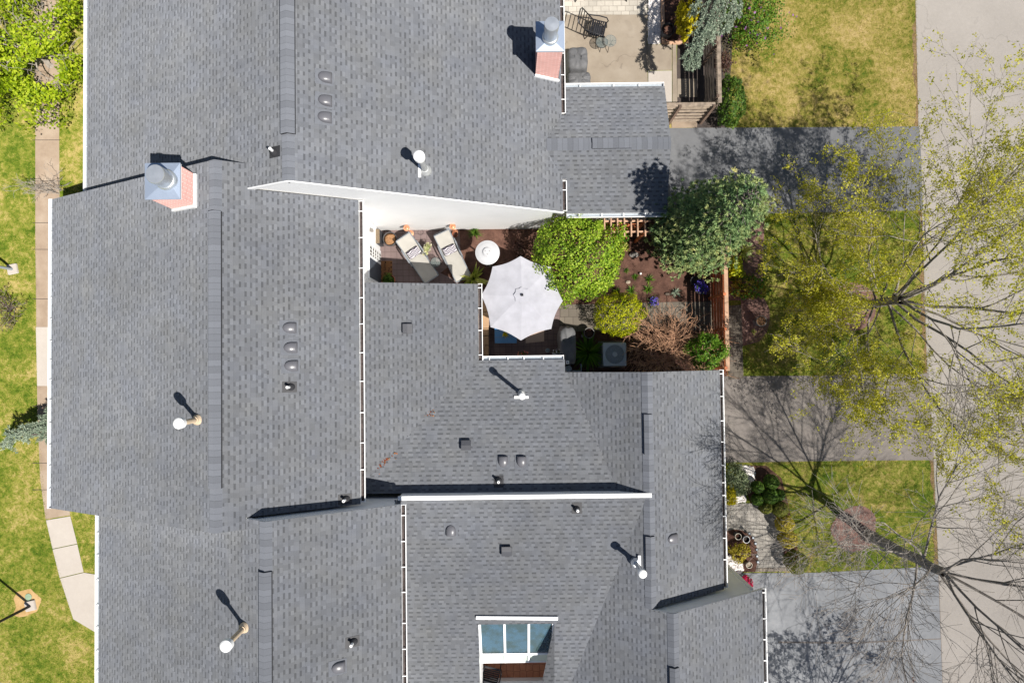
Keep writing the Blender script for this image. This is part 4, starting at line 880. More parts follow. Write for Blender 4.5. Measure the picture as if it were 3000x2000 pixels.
def spruce(name, label, base, h, r, seed, mat='needle_spruce', nb=190, group=None):
    rg = np.random.default_rng(seed); o = thing(name, label, 'tree', (base[0], base[1], 0), group)
    V, F = tubes_np([([(base[0], base[1], -.05), (base[0], base[1], h * .5), (base[0], base[1], h * .97)], [.12, .07, .01])], 8); np_mesh('trunk', V, F, 'bark', o)
    P, D, L, br, T = [], [], [], [], []
    for i in range(nb):
        t_ = .04 + .96 * ((i + .5) / nb) ** 1.15; az = i * 2.39996 + rg.normal(0, .2); R = r * (1 - t_) ** .52 * min(1, .70 + .9 * t_) * rg.uniform(.66, 1.12) + .06; z0 = h * t_; own = rg.uniform(-.15, .32)
        u = np.array([math.cos(az), math.sin(az), 0]); s_ = np.array([-u[1], u[0], 0])
        br.append(([(base[0], base[1], z0), np.r_[base, z0] + u * R * .9 + [0, 0, -.12 * R]], [.018, .006]))
        m_ = max(2, int(R / .15))
        for j in range(m_):
            f = (j + .8) / m_
            if f < .25 and R > .5: continue
            c0 = np.r_[base, z0] + u * R * f + np.array([0, 0, -.16 * R * f + .12 * R * f * f]); wd = .42 * R * (1.05 - f) + .05
            for sd in np.linspace(-1, 1, max(1, int(wd / .075))) if wd > .1 else (0,):
                c = c0 + s_ * wd * sd + u * .5 * wd * (1 - abs(sd)) * .5 + rg.normal(0, .03, 3) * [1, 1, 1.6]; out_ = u * .9 + s_ * sd * .8 + np.array([0, 0, .35])
                k = 32; P.append(np.repeat(c[None], k, 0)); D.append(out_ + rg.normal(0, .6, (k, 3))); L.append(rg.uniform(.08, .155, k)); T.append(np.full(k * 4, own + .5 * f ** 2 * rg.uniform(.6, 1.2) + rg.uniform(0, .2)))
    P, D, L = np.concatenate(P), np.concatenate(D), np.concatenate(L); V = blades(P, D, L, .03); np_mesh('foliage', V, np.arange(len(V)).reshape(-1, 4), mat, o, tint=np.concatenate(T))
    V, F = tubes_np(br, 4); np_mesh('branches', V, F, 'bark', o); return o
sb = W(2006, 706); spruce('spruce_tree', 'blue green spruce towering over the garden court by the red fence', (sb.x, sb.y), 7.4, 1.95, 4, nb=200)

def rope_spruce(name, label, base, trunk_h, arms, seed, mat='needle_blue'):
    """weeping conifer: arms are world polylines hung with needle tassels"""
    rg = np.random.default_rng(seed); o = thing(name, label, 'tree', (base[0], base[1], 0)); lines, P, D, L = [], [], [], []
    lines.append(([(base[0], base[1], -.05), (base[0] + .05, base[1], trunk_h * .6), (base[0], base[1] + .05, trunk_h)], [.06, .045, .02]))
    for arm in arms:
        a = np.array(arm, float); n = max(8, int(np.linalg.norm(np.diff(a, axis=0), axis=1).sum() / .05)); s_ = np.linspace(0, len(a) - 1, n); i = np.minimum(s_.astype(int), len(a) - 2); pts = a[i] + (a[i + 1] - a[i]) * (s_ - i)[:, None]
        for ax in range(3): pts[1:-1, ax] = np.convolve(pts[:, ax], [.25, .5, .25], 'same')[1:-1]
        lines.append((pts, np.linspace(.02, .006, n)))
        d = np.gradient(pts, axis=0); d /= np.linalg.norm(d, axis=1, keepdims=True)
        for q, dd in zip(pts, d):
            k = 16; P.append(np.repeat(q[None], k, 0) + rg.normal(0, .02, (k, 3))); D.append(dd * .7 + rg.normal(0, .75, (k, 3))); L.append(rg.uniform(.07, .13, k))
        for j in range(2, n - 1, 4):
            sdv = np.cross(d[j], [0, 0, 1]) * rg.choice([-1, 1]); tl_ = rg.uniform(.14, .34)
            for f in np.linspace(.1, 1, 5):
                k = 11; q = pts[j] + (sdv * .8 + d[j] * .6 + np.array([0, 0, -.35])) * tl_ * f; P.append(np.repeat(q[None], k, 0)); D.append(sdv * .5 + d[j] * .5 + rg.normal(0, .7, (k, 3))); L.append(rg.uniform(.06, .11, k))
    V, F = tubes_np(lines, 5); np_mesh('branches', V, F, 'bark', o)
    P, D, L = np.concatenate(P), np.concatenate(D), np.concatenate(L); V = blades(P, D, L, .028); np_mesh('foliage', V, np.arange(len(V)).reshape(-1, 4), mat, o); return o
wp = lambda *q: [tuple(W(x, y, z)) for x, y, z in q]
wb = W(2115, -40, 0)
rope_spruce('weeping_spruce', 'silvery blue weeping spruce trailing long arms over the grey fence', (wb.x, wb.y), 3.0, [
    wp((2150, -60, 2.9), (2110, 20, 2.9), (2062, 95, 2.7), (2030, 150, 2.35), (2012, 200, 2.0)), wp((2140, -60, 3.0), (2095, 60, 2.8), (2050, 140, 2.5), (2045, 195, 2.1)),
    wp((2150, -60, 3.0), (2100, 0, 3.0), (2075, 70, 2.8), (2052, 120, 2.6), (1998, 168, 2.3)), wp((2155, -60, 2.9), (2120, 40, 2.8), (2090, 90, 2.5), (2085, 120, 2.2)),
    wp((2160, -60, 2.8), (2142, 30, 2.7), (2125, 80, 2.4), (2108, 100, 2.1)), wp((2165, -60, 2.8), (2152, 10, 2.6), (2148, 60, 2.3), (2135, 85, 2.0)), wp((2130, -80, 2.8), (2060, -30, 2.9), (2040, 15, 2.7), (2030, 40, 2.4)),
    wp((2168, -70, 2.6), (2170, 0, 2.5), (2160, 45, 2.1)), wp((2120, -70, 2.9), (2080, 0, 2.9), (2055, 60, 2.7), (2040, 100, 2.5))], 3)
yb_ = W(175, 1262, 0)
rope_spruce('weeping_conifer', 'pale blue weeping conifer reaching across the sidewalk from under the west eave', (yb_.x + .1, yb_.y), 1.6, [
    wp((185, 1245, 1.5), (130, 1250, 1.5), (75, 1262, 1.4), (20, 1282, 1.2), (8, 1312, 1.0)), wp((185, 1240, 1.5), (140, 1232, 1.5), (95, 1245, 1.4), (62, 1250, 1.2)), wp((185, 1250, 1.4), (140, 1268, 1.4), (90, 1278, 1.3), (35, 1290, 1.2), (28, 1308, 1.0)),
    wp((185, 1235, 1.5), (150, 1215, 1.4), (120, 1222, 1.3)), wp((185, 1250, 1.5), (120, 1260, 1.5), (60, 1275, 1.3), (18, 1272, 1.2)), wp((185, 1255, 1.3), (150, 1275, 1.3), (112, 1288, 1.1)), wp((185, 1242, 1.5), (150, 1245, 1.5), (105, 1258, 1.4), (70, 1290, 1.2)), wp((185, 1230, 1.5), (160, 1205, 1.4), (138, 1205, 1.3)), wp((185, 1258, 1.2), (165, 1272, 1.2), (128, 1272, 1.1), (70, 1262, 1.1))], 8)

# ------------------------------------------------------------------ shrubs and plants
shrub('leafy_shrub', 'large rounded light green shrub between the umbrella and the wooden arbor', 'shrub', 1699, 752, (133, 128), 3.05, 'leaf_bush', 12500, .09, seed=2, amp=.13, inner=.78, zc=1.85, freq=1.5)
shrub('golden_cedar', 'golden yellow dwarf cedar beside the paved garden path', 'shrub', 1813, 919, (73, 64), 1.8, 'leaf_cedar', 9500, .055, seed=3, asp=.4, amp=.10, inner=.85, zc=.9, freq=1.8)
shrub('garden_shrub', 'small bright green shrub against the red fence and the garage roof', 'shrub', 2072, 1030, (50, 50), 2.3, 'leaf_lilac', 2800, .09, seed=4, amp=.25, zc=1.6)
shrub('boxwood_hedge', 'dense dark green boxwood at the corner of the grey fence and north driveway', 'shrub', 2140, 298, (42, 72), 1.5, 'leaf_green', 4200, .075, seed=6, amp=.10, inner=.84, freq=1.6)
shrub('lilac_bush', 'loose green lilac bush with purple flowers at the lawn edge', 'shrub', 2208, 56, (92, 96), 1.7, 'leaf_lilac', 4200, .08, seed=7, amp=.35, inner=.55, zc=.9, extra=[('petal_lilac', 90, .09, 'blossoms')], freq=1.7)
shrub('euonymus_bush', 'bright yellow variegated bush beside the round pot on the north patio', 'shrub', 2014, 62, (32, 54), 1.2, 'leaf_yellow', 1500, .11, seed=8, amp=.25, zc=.75)
shrub('barberry_bush', 'small dark purple bush between grey fence and dry lawn', 'shrub', 2118, 183, (24, 22), .6, 'leaf_plum', 700, .07, seed=9, amp=.3)
shrub('juniper_bush', 'yellow green juniper just east of the red fence below the spruce', 'shrub', 2152, 788, (26, 34), .9, 'leaf_cedar', 1400, .09, seed=10, amp=.2)
shrub('low_shrub', 'feathery green shrub with yellow tips by the tree walk bed', 'shrub', 2192, 842, (50, 34), .7, 'leaf_gold', 1100, .11, seed=11, asp=.28, amp=.3, extra=[('leaf_lilac', 300, .1, 'young_leaves')])
shrub('blue_juniper', 'grey green juniper against the garage wall south of the middle driveway', 'shrub', 2158, 1408, (34, 46), .7, 'needle_juniper', 2600, .08, seed=12, asp=.35, amp=.16, group='foundation shrubs by the south entry')
shrub('gold_cypress', 'vivid yellow cypress peeking out under the garage gutter', 'shrub', 2138, 1450, (18, 33), .7, 'leaf_yellow', 1300, .07, seed=13, amp=.12, group='foundation shrubs by the south entry')
box = [(2218, 1426, 17, .75, 'green', 'clipped green boxwood ball nearest the blue juniper'), (2259, 1410, 21, .75, 'green', 'clipped green boxwood ball farthest from the house beside the tree shadow'),
       (2255, 1452, 22, .85, 'green', 'largest clipped green boxwood ball in the middle of the entry cluster'), (2281, 1449, 16, .65, 'green', 'small green boxwood ball tucked against the lawn side of the largest ball'),
       (2218, 1463, 16, .6, 'green', 'green boxwood ball at the corner of the white pebbles and pavers'), (2242, 1486, 17, .65, 'dark', 'dark green boxwood ball overhanging the top corner of the paver walk'),
       (2284, 1490, 23, .75, 'dark', 'brownish green boxwood ball on the lawn edge above the golden pair'), (2298, 1533, 26, .85, 'gold', 'upper golden boxwood ball of the pair beside the paver walk'),
       (2308, 1578, 26, .85, 'gold', 'lower golden boxwood ball of the pair beside the paver walk'), (2331, 1646, 33, 1.0, 'dark', 'big dark boxwood ball at the corner of lawn and south driveway')]
for i, (x, y, r, h, c, l) in enumerate(box):
    shrub('boxwood_ball', l, 'shrub', x, y, (r, r), h, 'leaf_' + c, int(900 + r * 45), .055, 'clipped boxwood balls by the south entry', 40 + i, .6, .04, .92, freq=1.6, spread=.5)
shrub('spirea', 'small yellow green bush in the mulch bed with the potted rims', 'shrub', 2167, 1617, (27, 26), .5, 'leaf_gold', 700, .075, seed=60, amp=.3, group='foundation shrubs by the south entry')
shrub('azalea_bush', 'hot pink azalea in bloom beside the south driveway wall', 'shrub', 2185, 1704, (15, 19), .5, 'leaf_green', 300, .06, seed=61, amp=.2, extra=[('petal_pink', 700, .06, 'blossoms')])
# bare tan shrub in the court
def bare_shrub(name, label, px, py, rx, ry, h, seed, mat, n=26, kids=(6, 5), z=0, leafm=None):
    c = W(px, py, z); rg = np.random.default_rng(seed); o = thing(name, label, 'shrub', (c.x, c.y, 0)); out = []
    for i in range(n):
        a = rg.uniform(0, 6.283); e = rg.uniform(.25, 1.0); d = np.array([math.cos(a) * e * rx / max(rx, ry), math.sin(a) * e * ry / max(rx, ry), .95]); Ls = (CAM_H - h * .5) / FPX * max(rx, ry) * (.75 + .4 * rg.uniform())
        grow(rg, np.array([c.x + rg.normal(0, .06), c.y + rg.normal(0, .06), -.02]), d, Ls, .016, 0, len(kids), out, kids, -.02, .28, .5, .7, 6, .0055)
    V, F = tubes_np([(P, r) for l, P, r in out], 4); np_mesh('stems', V, F, mat, o)
    if leafm: A = np.concatenate([P[2:] for l, P, r in out if l]); A = A[rg.integers(0, len(A), 500)]; leaves('foliage', A, rg.normal(0, 1, A.shape), .06, leafm, o)
    return o
bare_shrub('bare_shrub', 'leafless tan shrub sprawling beside the air conditioner in the court', 1955, 1022, 150, 78, 2.0, 5, 'twig_tan', 44, (8, 5))
bare_shrub('bare_shrub', 'thin leafless shrub at the west sidewalk below the chimney corner', 172, 560, 100, 60, 1.1, 6, 'bark_pale', 8, (5, 4))
bare_shrub('plum_shrub', 'sparse dark plum shrub on the west lawn near the second lamp post', 38, 908, 62, 70, 1.5, 17, 'bark', 10, (6, 4), leafm='leaf_plum')
clump('fern', 'dark green fern between the grill and the air conditioner', 'fern', 1722, 1032, .42, 130, 'leaf_lilac', 0, .85, wd=.06, seed=3, droop=.7)
clump('hosta', 'cream and green striped hosta at the corner of the kitchen roof', 'plant', 1388, 818, .36, 46, 'leaf_hosta', 0, .6, wd=.11, seed=4, droop=.6)
clump('yucca', 'yellow striped yucca under the spruce east of the fence', 'plant', 2172, 738, .36, 60, 'leaf_hosta', 0, .5, wd=.035, seed=5)
for i, (x, y, r, l, mt) in enumerate(((1860, 812, .12, 'smallest grass tuft near the white stone globe in the mulch', 'leaf_lilac'), (1901, 819, .17, 'grass tuft in the mulch nearest the spruce', 'leaf_lilac'), (1898, 848, .18, 'grass tuft in the mulch above the blue flowers', 'leaf_lilac'), (1806, 853, .17, 'grass tuft at the top left of the golden cedar', 'leaf_green'), (1850, 853, .20, 'broad grass tuft touching the top of the golden cedar', 'leaf_lilac'), (1835, 793, .10, 'faint grass tuft near the big green shrub', 'leaf_green'), (1979, 858, .18, 'blue grey grass tuft closest to the fence shadow', 'needle_blue'))):
    clump('grass_tuft', l, 'plant', x, y, r, 44, mt, .01, r * 1.2, 'grass tufts in the mulch bed', .022, seed=20 + i)
clump('blue_flowers', 'clump of small blue flowers at the edge of the garden path', 'flowers', 1914, 884, .22, 60, 'leaf_green', .01, .25, None, .02, seed=31, flower=('petal_purple', 150, .04, 'blossoms'))
clump('ground_plant', 'fine green plant at the foot of the white gable wall by the heater', 'plant', 1392, 682, .24, 90, 'leaf_green', .01, .3, None, .02, seed=32)
clump('daffodil_leaves', 'yellow green sprouts beside the birdbath planter', 'plant', 2207, 972, .10, 16, 'leaf_hosta', .01, .12, None, .04, seed=33)

# ------------------------------------------------------------------ fences, arbor
def board_fence(name, label, p, q, h, mats, side, posts, gate=False, post_lean=None, bh=.125, gap=.034, lat=.30):
    """horizontal board fence from p to q (world xy); boards on the side given by the unit vector side"""
    p, q = Vector((*p, 0)), Vector((*q, 0)); d = (q - p).normalized(); L = (q - p).length; s = Vector((*side, 0)); ang = math.atan2(d.y, d.x)
    o = thing(name, label, 'fence', ((p + q) / 2)[:]); m = M(); z = .08; k = 0; top = h - lat - .06
    while z + bh < top:
        c = (p + q) / 2 + s * (.035 + .014 * ((k % 2) * 2 - 1)) + Vector((0, 0, z + bh / 2)); m.box(c, (L - .02 + random.uniform(-.03, .01), .018, bh), ang); z += bh + gap * random.uniform(.6, 1.5); k += 1
    m.build('board_panel', mats[0], o)
    m = M(); n = int(L / .085)
    for i in range(n + 1):
        c = p + d * (L * i / n); b = c + Vector((0, 0, top)); m.bar(b - d * lat * .35, b + d * lat * .35 + Vector((0, 0, lat)), .010, .026); m.bar(b + d * lat * .35 + s * .012, b - d * lat * .35 + s * .012 + Vector((0, 0, lat)), .010, .026)
    m.build('lattice', mats[1], o)
    m = M(); m.box((p + q) / 2 + Vector((0, 0, h - .02)), (L + .04, .13, .035), ang); m.build('cap_rail', mats[2], o)
    m = M(); m.box((p + q) / 2 + Vector((0, 0, top)) - s * .0, (L, .035, .06), ang); m.box((p + q) / 2 + Vector((0, 0, .3)) - s * .02, (L, .035, .08), ang); m.build('rail', mats[3], o)
    for f in posts:
        m = M(); c = p + d * L * f + s * .075; m.box((c.x, c.y, (h + .05) / 2), (.09, .09, h + .05), ang + (0.06 if f < .9 else 0)); m.build('post', mats[3], o)
    return o
fx = W(2129, 930, 1.72).x
board_fence('wood_fence', 'red stained board fence with a lattice top closing the garden court', (fx, W(2127, 640, 1.72).y), (fx, W(2131, 1084, 1.72).y), 1.74, ('wood_red', 'wood_red', 'wood_cap', 'wood_red'), (-1, 0), (.02, .5, .73, .985))
ax = W(2107, 200, 1.72).x; ay = W(2030, 302, 1.72).y
board_fence('wood_fence', 'weathered grey board fence with a lattice top along the north patio', (ax, 15.5), (ax, ay + .02), 1.74, ('wood_grey', 'wood_grey', 'wood_grey', 'wood_dark'), (-1, 0), (.2, .4, .6, .70, .97))
board_fence('wood_fence', 'short weathered fence panel facing the north driveway beside the wing roof', (W(1948, 300, 1.72).x, ay - .05), (W(2094, 300, 1.72).x, ay - .05), 1.74, ('wood_grey', 'wood_grey', 'wood_grey', 'wood_dark'), (0, -1), (.3, .985), lat=.02)
az = 2.1; a0, a1 = W(1778, 640, az), W(1906, 677, az)
ar = thing('garden_arbor', 'small wooden arbor with seven rafters below the gutter of the north wing', 'arbor', ((a0.x + a1.x) / 2, a1.y, 0))
for px in (1771, 1790, 1809, 1829, 1849, 1868, 1890):
    x = W(px, 660, az).x; m = M(); m.box((x, (a0.y + W(1800, 693, az).y) / 2, az), (.045, a0.y - W(1800, 693, az).y, .10)); m.build('rafter', 'wood_cap', ar)
for yy in (a1.y, a0.y - .08):
    m = M(); m.box(((a0.x + a1.x) / 2 - .02, yy, az - .09), (a1.x - a0.x + .08, .05, .09)); m.build('beam', 'wood_cap', ar)
for x in (a0.x + .1, a1.x - .15):
    for yy in (a1.y, a0.y - .08):
        m = M(); m.box((x, yy, (az - .13) / 2), (.085, .085, az - .13)); m.build('post', 'wood_red', ar)
m = M()
for i in range(9): m.box(((a0.x + a1.x) / 2, a0.y - .12, .25 + i * .18), (a1.x - a0.x - .3, .02, .05))
m.build('trellis', 'wood_red', ar)

# ------------------------------------------------------------------ garden court furniture
def lounger(first, loc, ang, label):
    o = thing('sun_lounger', label, 'sun lounger', (0, 0, 0), 'sun loungers in the garden court') if first is None else copy_tree(first)
    if first is None:
        L, wd = 1.9, .58; z = .34; hx = .10; bl = .82; ba = R_(30)
        m = M()
        for s_ in (-1, 1):
            y = s_ * wd / 2; m.tube([(-L / 2, y, z - .05), (-L / 2 + .06, y, z), (hx, y, z), (hx + .85, y, z - .03)], .022, 8)
        m.tube([(-L / 2, -wd / 2, z - .05), (-L / 2, wd / 2, z - .05)], .022, 8); m.tube([(hx + .85, -wd / 2, z - .03), (hx + .85, wd / 2, z - .03)], .022, 8)
        m.build('frame', 'lounger_frame', o)
        for x in (-L / 2 + .18, hx + .55):
            for s_ in (-1, 1): m = M(); m.tube([(x, s_ * wd / 2, z), (x + (.05 if x > 0 else -.05), s_ * (wd / 2 + .02), 0)], .02, 8); m.build('leg', 'lounger_frame', o)
        m = M(); n = 10
        T = [[(-L / 2 + .02 + (hx + L / 2 - .02) * i / n, y, z + .012 - .035 * math.sin(math.pi * i / n) * (1 - (2 * y / wd) ** 2) - (.04 if i == 0 else 0)) for y in (-wd / 2, -wd / 4, 0, wd / 4, wd / 2)] for i in range(n + 1)]
        for i in range(n):
            for k in range(4): m.face([T[i][k], T[i + 1][k], T[i + 1][k + 1], T[i][k + 1]])
        m.build('seat', 'sling', o, smooth=True)
        m = M(); T = [[(hx + bl * math.cos(ba) * i / n, y, z + .012 + bl * math.sin(ba) * i / n - .03 * math.sin(math.pi * i / n) * (1 - (2 * y / wd) ** 2)) for y in (-wd / 2, -wd / 4, 0, wd / 4, wd / 2)] for i in range(n + 1)]
        for i in range(n):
            for k in range(4): m.face([T[i][k], T[i + 1][k], T[i + 1][k + 1], T[i][k + 1]])
        m.build('backrest', 'sling', o, smooth=True)
        for s_ in (-1, 1):
            m = M(); y = s_ * (wd / 2 + .035); m.tube([(hx - .32, y, z - .02), (hx - .30, y, z + .20), (hx + .02, y, z + .25), (hx + .36, y, z + .26), (hx + .42, y, z + .05)], .02, 8); m.box((hx + .05, y, z + .262), (.42, .05, .02)); m.build('armrest', 'lounger_frame', o)
        m = M()
        for s_ in (-1, 1): m.tube([(hx, s_ * wd / 2, z), (hx + bl * math.cos(ba), s_ * wd / 2, z + bl * math.sin(ba))], .02, 8); m.tube([(hx + bl * .65 * math.cos(ba), s_ * (wd / 2 - .03), z + bl * .65 * math.sin(ba)), (hx + .8, s_ * (wd / 2 - .03), z - .02)], .012, 6)
        m.tube([(hx + bl * math.cos(ba), -wd / 2, z + bl * math.sin(ba)), (hx + bl * math.cos(ba), wd / 2, z + bl * math.sin(ba))], .02, 8); m.build('back_frame', 'lounger_frame', o)
    o.location = loc; o.rotation_euler = (0, 0, ang); o['label'] = label; return o
def lying(h, f):
    a, b = W(*h, .75), W(*f, .36); d = (a - b); return Vector(((a.x + b.x) / 2, (a.y + b.y) / 2, .03)), math.atan2(d.y, d.x)
l1, g1_ = lying((1182, 697), (1257, 806)); l2, g2_ = lying((1295, 686), (1351, 803))
lg = lounger(None, l1, g1_, 'grey sling sun lounger nearer the patio door and the round brown planter')
lounger(lg, l2, g2_, 'grey sling sun lounger nearer the patio heater')
def pillow(name, label, mat, w_, d_, h_, loc, rot, group):
    m = M(); n = 10
    for sg in (1, -1):
        G = [[(w_ * (i / n - .5) * (1 - .06 * abs(2 * k / n - 1)), d_ * (k / n - .5), sg * h_ * (math.sin(math.pi * i / n) * math.sin(math.pi * k / n)) ** .45) for k in range(n + 1)] for i in range(n + 1)]
        for i in range(n):
            for k in range(n): m.face([G[i][k], G[i + 1][k], G[i + 1][k + 1], G[i][k + 1]][::sg])
    o = m.build(name, mat, None, smooth=True, loc=(0, 0, 0)); setp(o, label, 'pillow', group); o.location = loc; o.rotation_euler = rot; return o
for (lc, g, l) in ((l1, g1_, 'zebra striped pillow on the lounger nearer the patio door'), (l2, g2_, 'zebra striped pillow on the lounger nearer the patio heater')):
    p = lc + Vector((math.cos(g) * .17, math.sin(g) * .17, .525)); pillow('zebra_pillow', l, 'zebra', .30, .48, .055, p, (0, R_(-24), g), 'zebra pillows on the loungers')
def pot(name, label, px, py, r, h, mat='brown_pot', soil='rust_soil', z=0, group=None, rim=None, cat='pot', fill=.82, n=24, taper=.78):
    c = W(px, py, z + h); o = thing(name, label, cat, (c.x, c.y, z), group); m = M()
    m.rings([[(c.x + rr * math.cos(2 * math.pi * i / n), c.y + rr * math.sin(2 * math.pi * i / n), zz) for i in range(n)] for rr, zz in ((r * taper, z), (r * .97, z + h * .92), (r, z + h * .93), (r, z + h), (r * .90, z + h), (r * .88, z + h * fill - .02))], True, False); m.build('body', mat, o, smooth=False)
    if rim: m = M(); m.ring((c.x, c.y, z + h), r * .96, r * .075, n, 8); m.build('rim', rim, o, smooth=True)
    if soil: m = M(); m.lathe((c.x, c.y, z), [(r * .89, h * fill - .01), (r * .5, h * fill + .012), (.01, h * fill + .016)], n, True, False); m.build('soil', soil, o, smooth=True)
    return o, c
DK = .03
pot('round_planter', 'big round planter of brown soil beside the white wall and first lounger', 1142, 700, .255, .42, 'brown_pot', 'rust_soil', DK, None, 'dark_plastic', 'planter')
# slatted box against the wall
c = W(1104, 692, .8); o = thing('deck_box', 'tall slatted wooden box leaning against the white east wall', 'storage box', (c.x, c.y, DK))
m = M(); m.box((c.x, c.y, .42), (.20, .50, .78)); m.build('body', 'dark_plastic', o)
for i in range(5): m = M(); m.box((c.x - .08 + i * .04, c.y, .825), (.034, .50, .02)); m.build('slat', 'bench_wood', o)
# copper torches
for px, py, l in ((1191, 668, 'copper torch dish on a pole beside the round brown planter'), (1326, 664, 'copper torch dish on a pole behind the second lounger')):
    c = W(px, py, 1.05); o = thing('garden_torch', l, 'torch', (c.x, c.y, DK), 'copper torches along the white gable wall')
    m = M(); m.tube([(c.x, c.y, DK), (c.x, c.y, 1.02)], .014, 8); m.build('pole', 'copper', o)
    m = M(); m.lathe((c.x, c.y, 0), [(.02, .97), (.10, 1.02), (.115, 1.06), (.10, 1.065), (.04, 1.02), (.03, 1.06), (.004, 1.065)], 20, True, True); m.build('dish', 'copper', o, smooth=True)
    m = M(); m.lathe((c.x, c.y, DK), [(.11, 0), (.11, .015), (.03, .03)], 20); m.build('base', 'copper', o)
pot('terracotta_pot', 'empty terracotta pot behind the head of the second lounger', 1333, 686, .10, .2, 'terracotta', 'mulch', DK)
m = M(); c = W(1232, 680, .04); m.ring((c.x, c.y, .042), .10, .006, 24, 5); setp(m.build('wire_hoop', 'black_metal', None, loc=(c.x, c.y, DK)), 'thin wire hoop lying on the deck between the two torches', 'hoop')
# side table with a white planter
o, c = pot('white_planter', 'white planter with cream leaves on a stand between the two loungers', 1250, 723, .115, .5, 'cream_pot', 'mulch', DK, None, 'cream_pot', 'planter', .9)
P, N = shell((c.x + .02, c.y - .06, .60), (.13, .2, .1), 130, .4, .3, 5, low=-.2); leaves('plant', P, N, .10, 'leaf_white', o, .6)
c = W(1276, 768, .5); o = thing('side_table', 'round glass side table between the feet of the two loungers', 'side table', (c.x, c.y, DK))
m = M(); m.lathe((c.x, c.y, .5), [(.175, -.006), (.175, .006)], 28); m.build('glass_top', 'table_glass', o)
m = M(); m.ring((c.x, c.y, .5), .178, .010, 28, 6); m.build('rim', 'black_metal', o)
for a in range(3): m = M(); e = a * 2.09; m.tube([(c.x + .16 * math.cos(e), c.y + .16 * math.sin(e), .49), (c.x + .07 * math.cos(e), c.y + .07 * math.sin(e), .25), (c.x + .17 * math.cos(e), c.y + .17 * math.sin(e), DK)], .009, 6); m.build('leg', 'black_metal', o)
# patio heater
c = W(1428, 739, 2.2); o = thing('patio_heater', 'tall patio heater with a white metal dome behind the umbrella', 'heater', (c.x, c.y, .02))
m = M(); m.lathe((c.x, c.y, 0), [(.20, .02), (.20, .06), (.19, .70), (.17, .76), (.04, .80)], 24); m.build('base', 'galvanised', o)
m = M(); m.tube([(c.x, c.y, .78), (c.x, c.y, 1.75)], .035, 12); m.build('post', 'galvanised', o)
m = M(); m.lathe((c.x, c.y, 0), [(.09, 1.72), (.11, 1.78), (.11, 2.02), (.07, 2.08)], 20); m.build('burner', 'dark_plastic', o)
m = M(); m.lathe((c.x, c.y, 0), [(.405, 2.12), (.41, 2.125), (.41, 2.14), (.30, 2.19), (.17, 2.225), (.165, 2.24), (.01, 2.25)], 40, True, True); dm = m.build('dome', 'dome_white', o)
m = M(); m.lathe((c.x, c.y, 0), [(.15, 2.22), (.15, 2.275), (.12, 2.29), (.01, 2.292)], 28); m.build('dome_cap', 'dome_white', dm)
for a in range(3): m = M(); e = a * 2.09 + .5; m.lathe((c.x + .08 * math.cos(e), c.y + .08 * math.sin(e), 2.285), [(.012, 0), (.012, .02)], 8); m.build('bolt', 'dark_plastic', dm)
# umbrella
UZ = 2.12; ctr = W(1529, 868, UZ); o = thing('patio_umbrella', 'large white octagonal umbrella over the seating corner of the court', 'umbrella', (ctr.x, ctr.y, DK))
rim = [W(x, y, UZ) for x, y in ((1525, 750), (1443, 781), (1410, 865), (1437, 958), (1526, 997), (1615, 963), (1649, 881), (1614, 782))]
apx = Vector((ctr.x - .0, ctr.y + .0, UZ + .46)); m = M(); NS = 7
for i in range(8):
    a, b = rim[i], rim[(i + 1) % 8]
    def pt(u, v):
        q = apx.lerp(a.lerp(b, v), u); sag = .035 * math.sin(math.pi * v) * u + .07 * math.sin(math.pi * u) * -.5
        inw = .05 * math.sin(math.pi * v) * u ** 3; q = q + (apx - q) * inw * .9; q.z -= sag; return q
    for j in range(NS):
        for k in range(6):
            m.face([pt(.16 + .84 * j / NS, k / 6), pt(.16 + .84 * (j + 1) / NS, k / 6), pt(.16 + .84 * (j + 1) / NS, (k + 1) / 6), pt(.16 + .84 * j / NS, (k + 1) / 6)])
cp = m.build('canopy', 'fabric_white', o, smooth=False)
m = M()
for i in range(8):
    a, b = rim[i], rim[(i + 1) % 8]; m.face([apx + Vector((0, 0, .05)), apx.lerp(a, .21) + Vector((0, 0, .035 + .012 * (i % 3))), apx.lerp(a.lerp(b, .5), .185) + Vector((0, 0, .055)), apx.lerp(b, .21) + Vector((0, 0, .035 + .012 * ((i + 1) % 8 % 3)))])
m.build('vent_cap', 'fabric_white', cp)
m = M(); m.box(apx + Vector((0, 0, .075)), (.08, .08, .05), .1); m.build('finial', 'black_metal', o, bevel=.01)
for i in range(8): m = M(); m.bar(apx - Vector((0, 0, .05)), rim[i] - Vector((0, 0, .015)), .018, .02); m.build('rib', 'black_metal', o)
m = M(); m.tube([(ctr.x, ctr.y, .06), (ctr.x, ctr.y, UZ + .46)], .024, 12); m.build('pole', 'black_metal', o)
m = M(); m.lathe((ctr.x, ctr.y, DK), [(.27, 0), (.27, .05), (.05, .09), (.04, .25)], 24); m.build('base', 'dark_plastic', o)
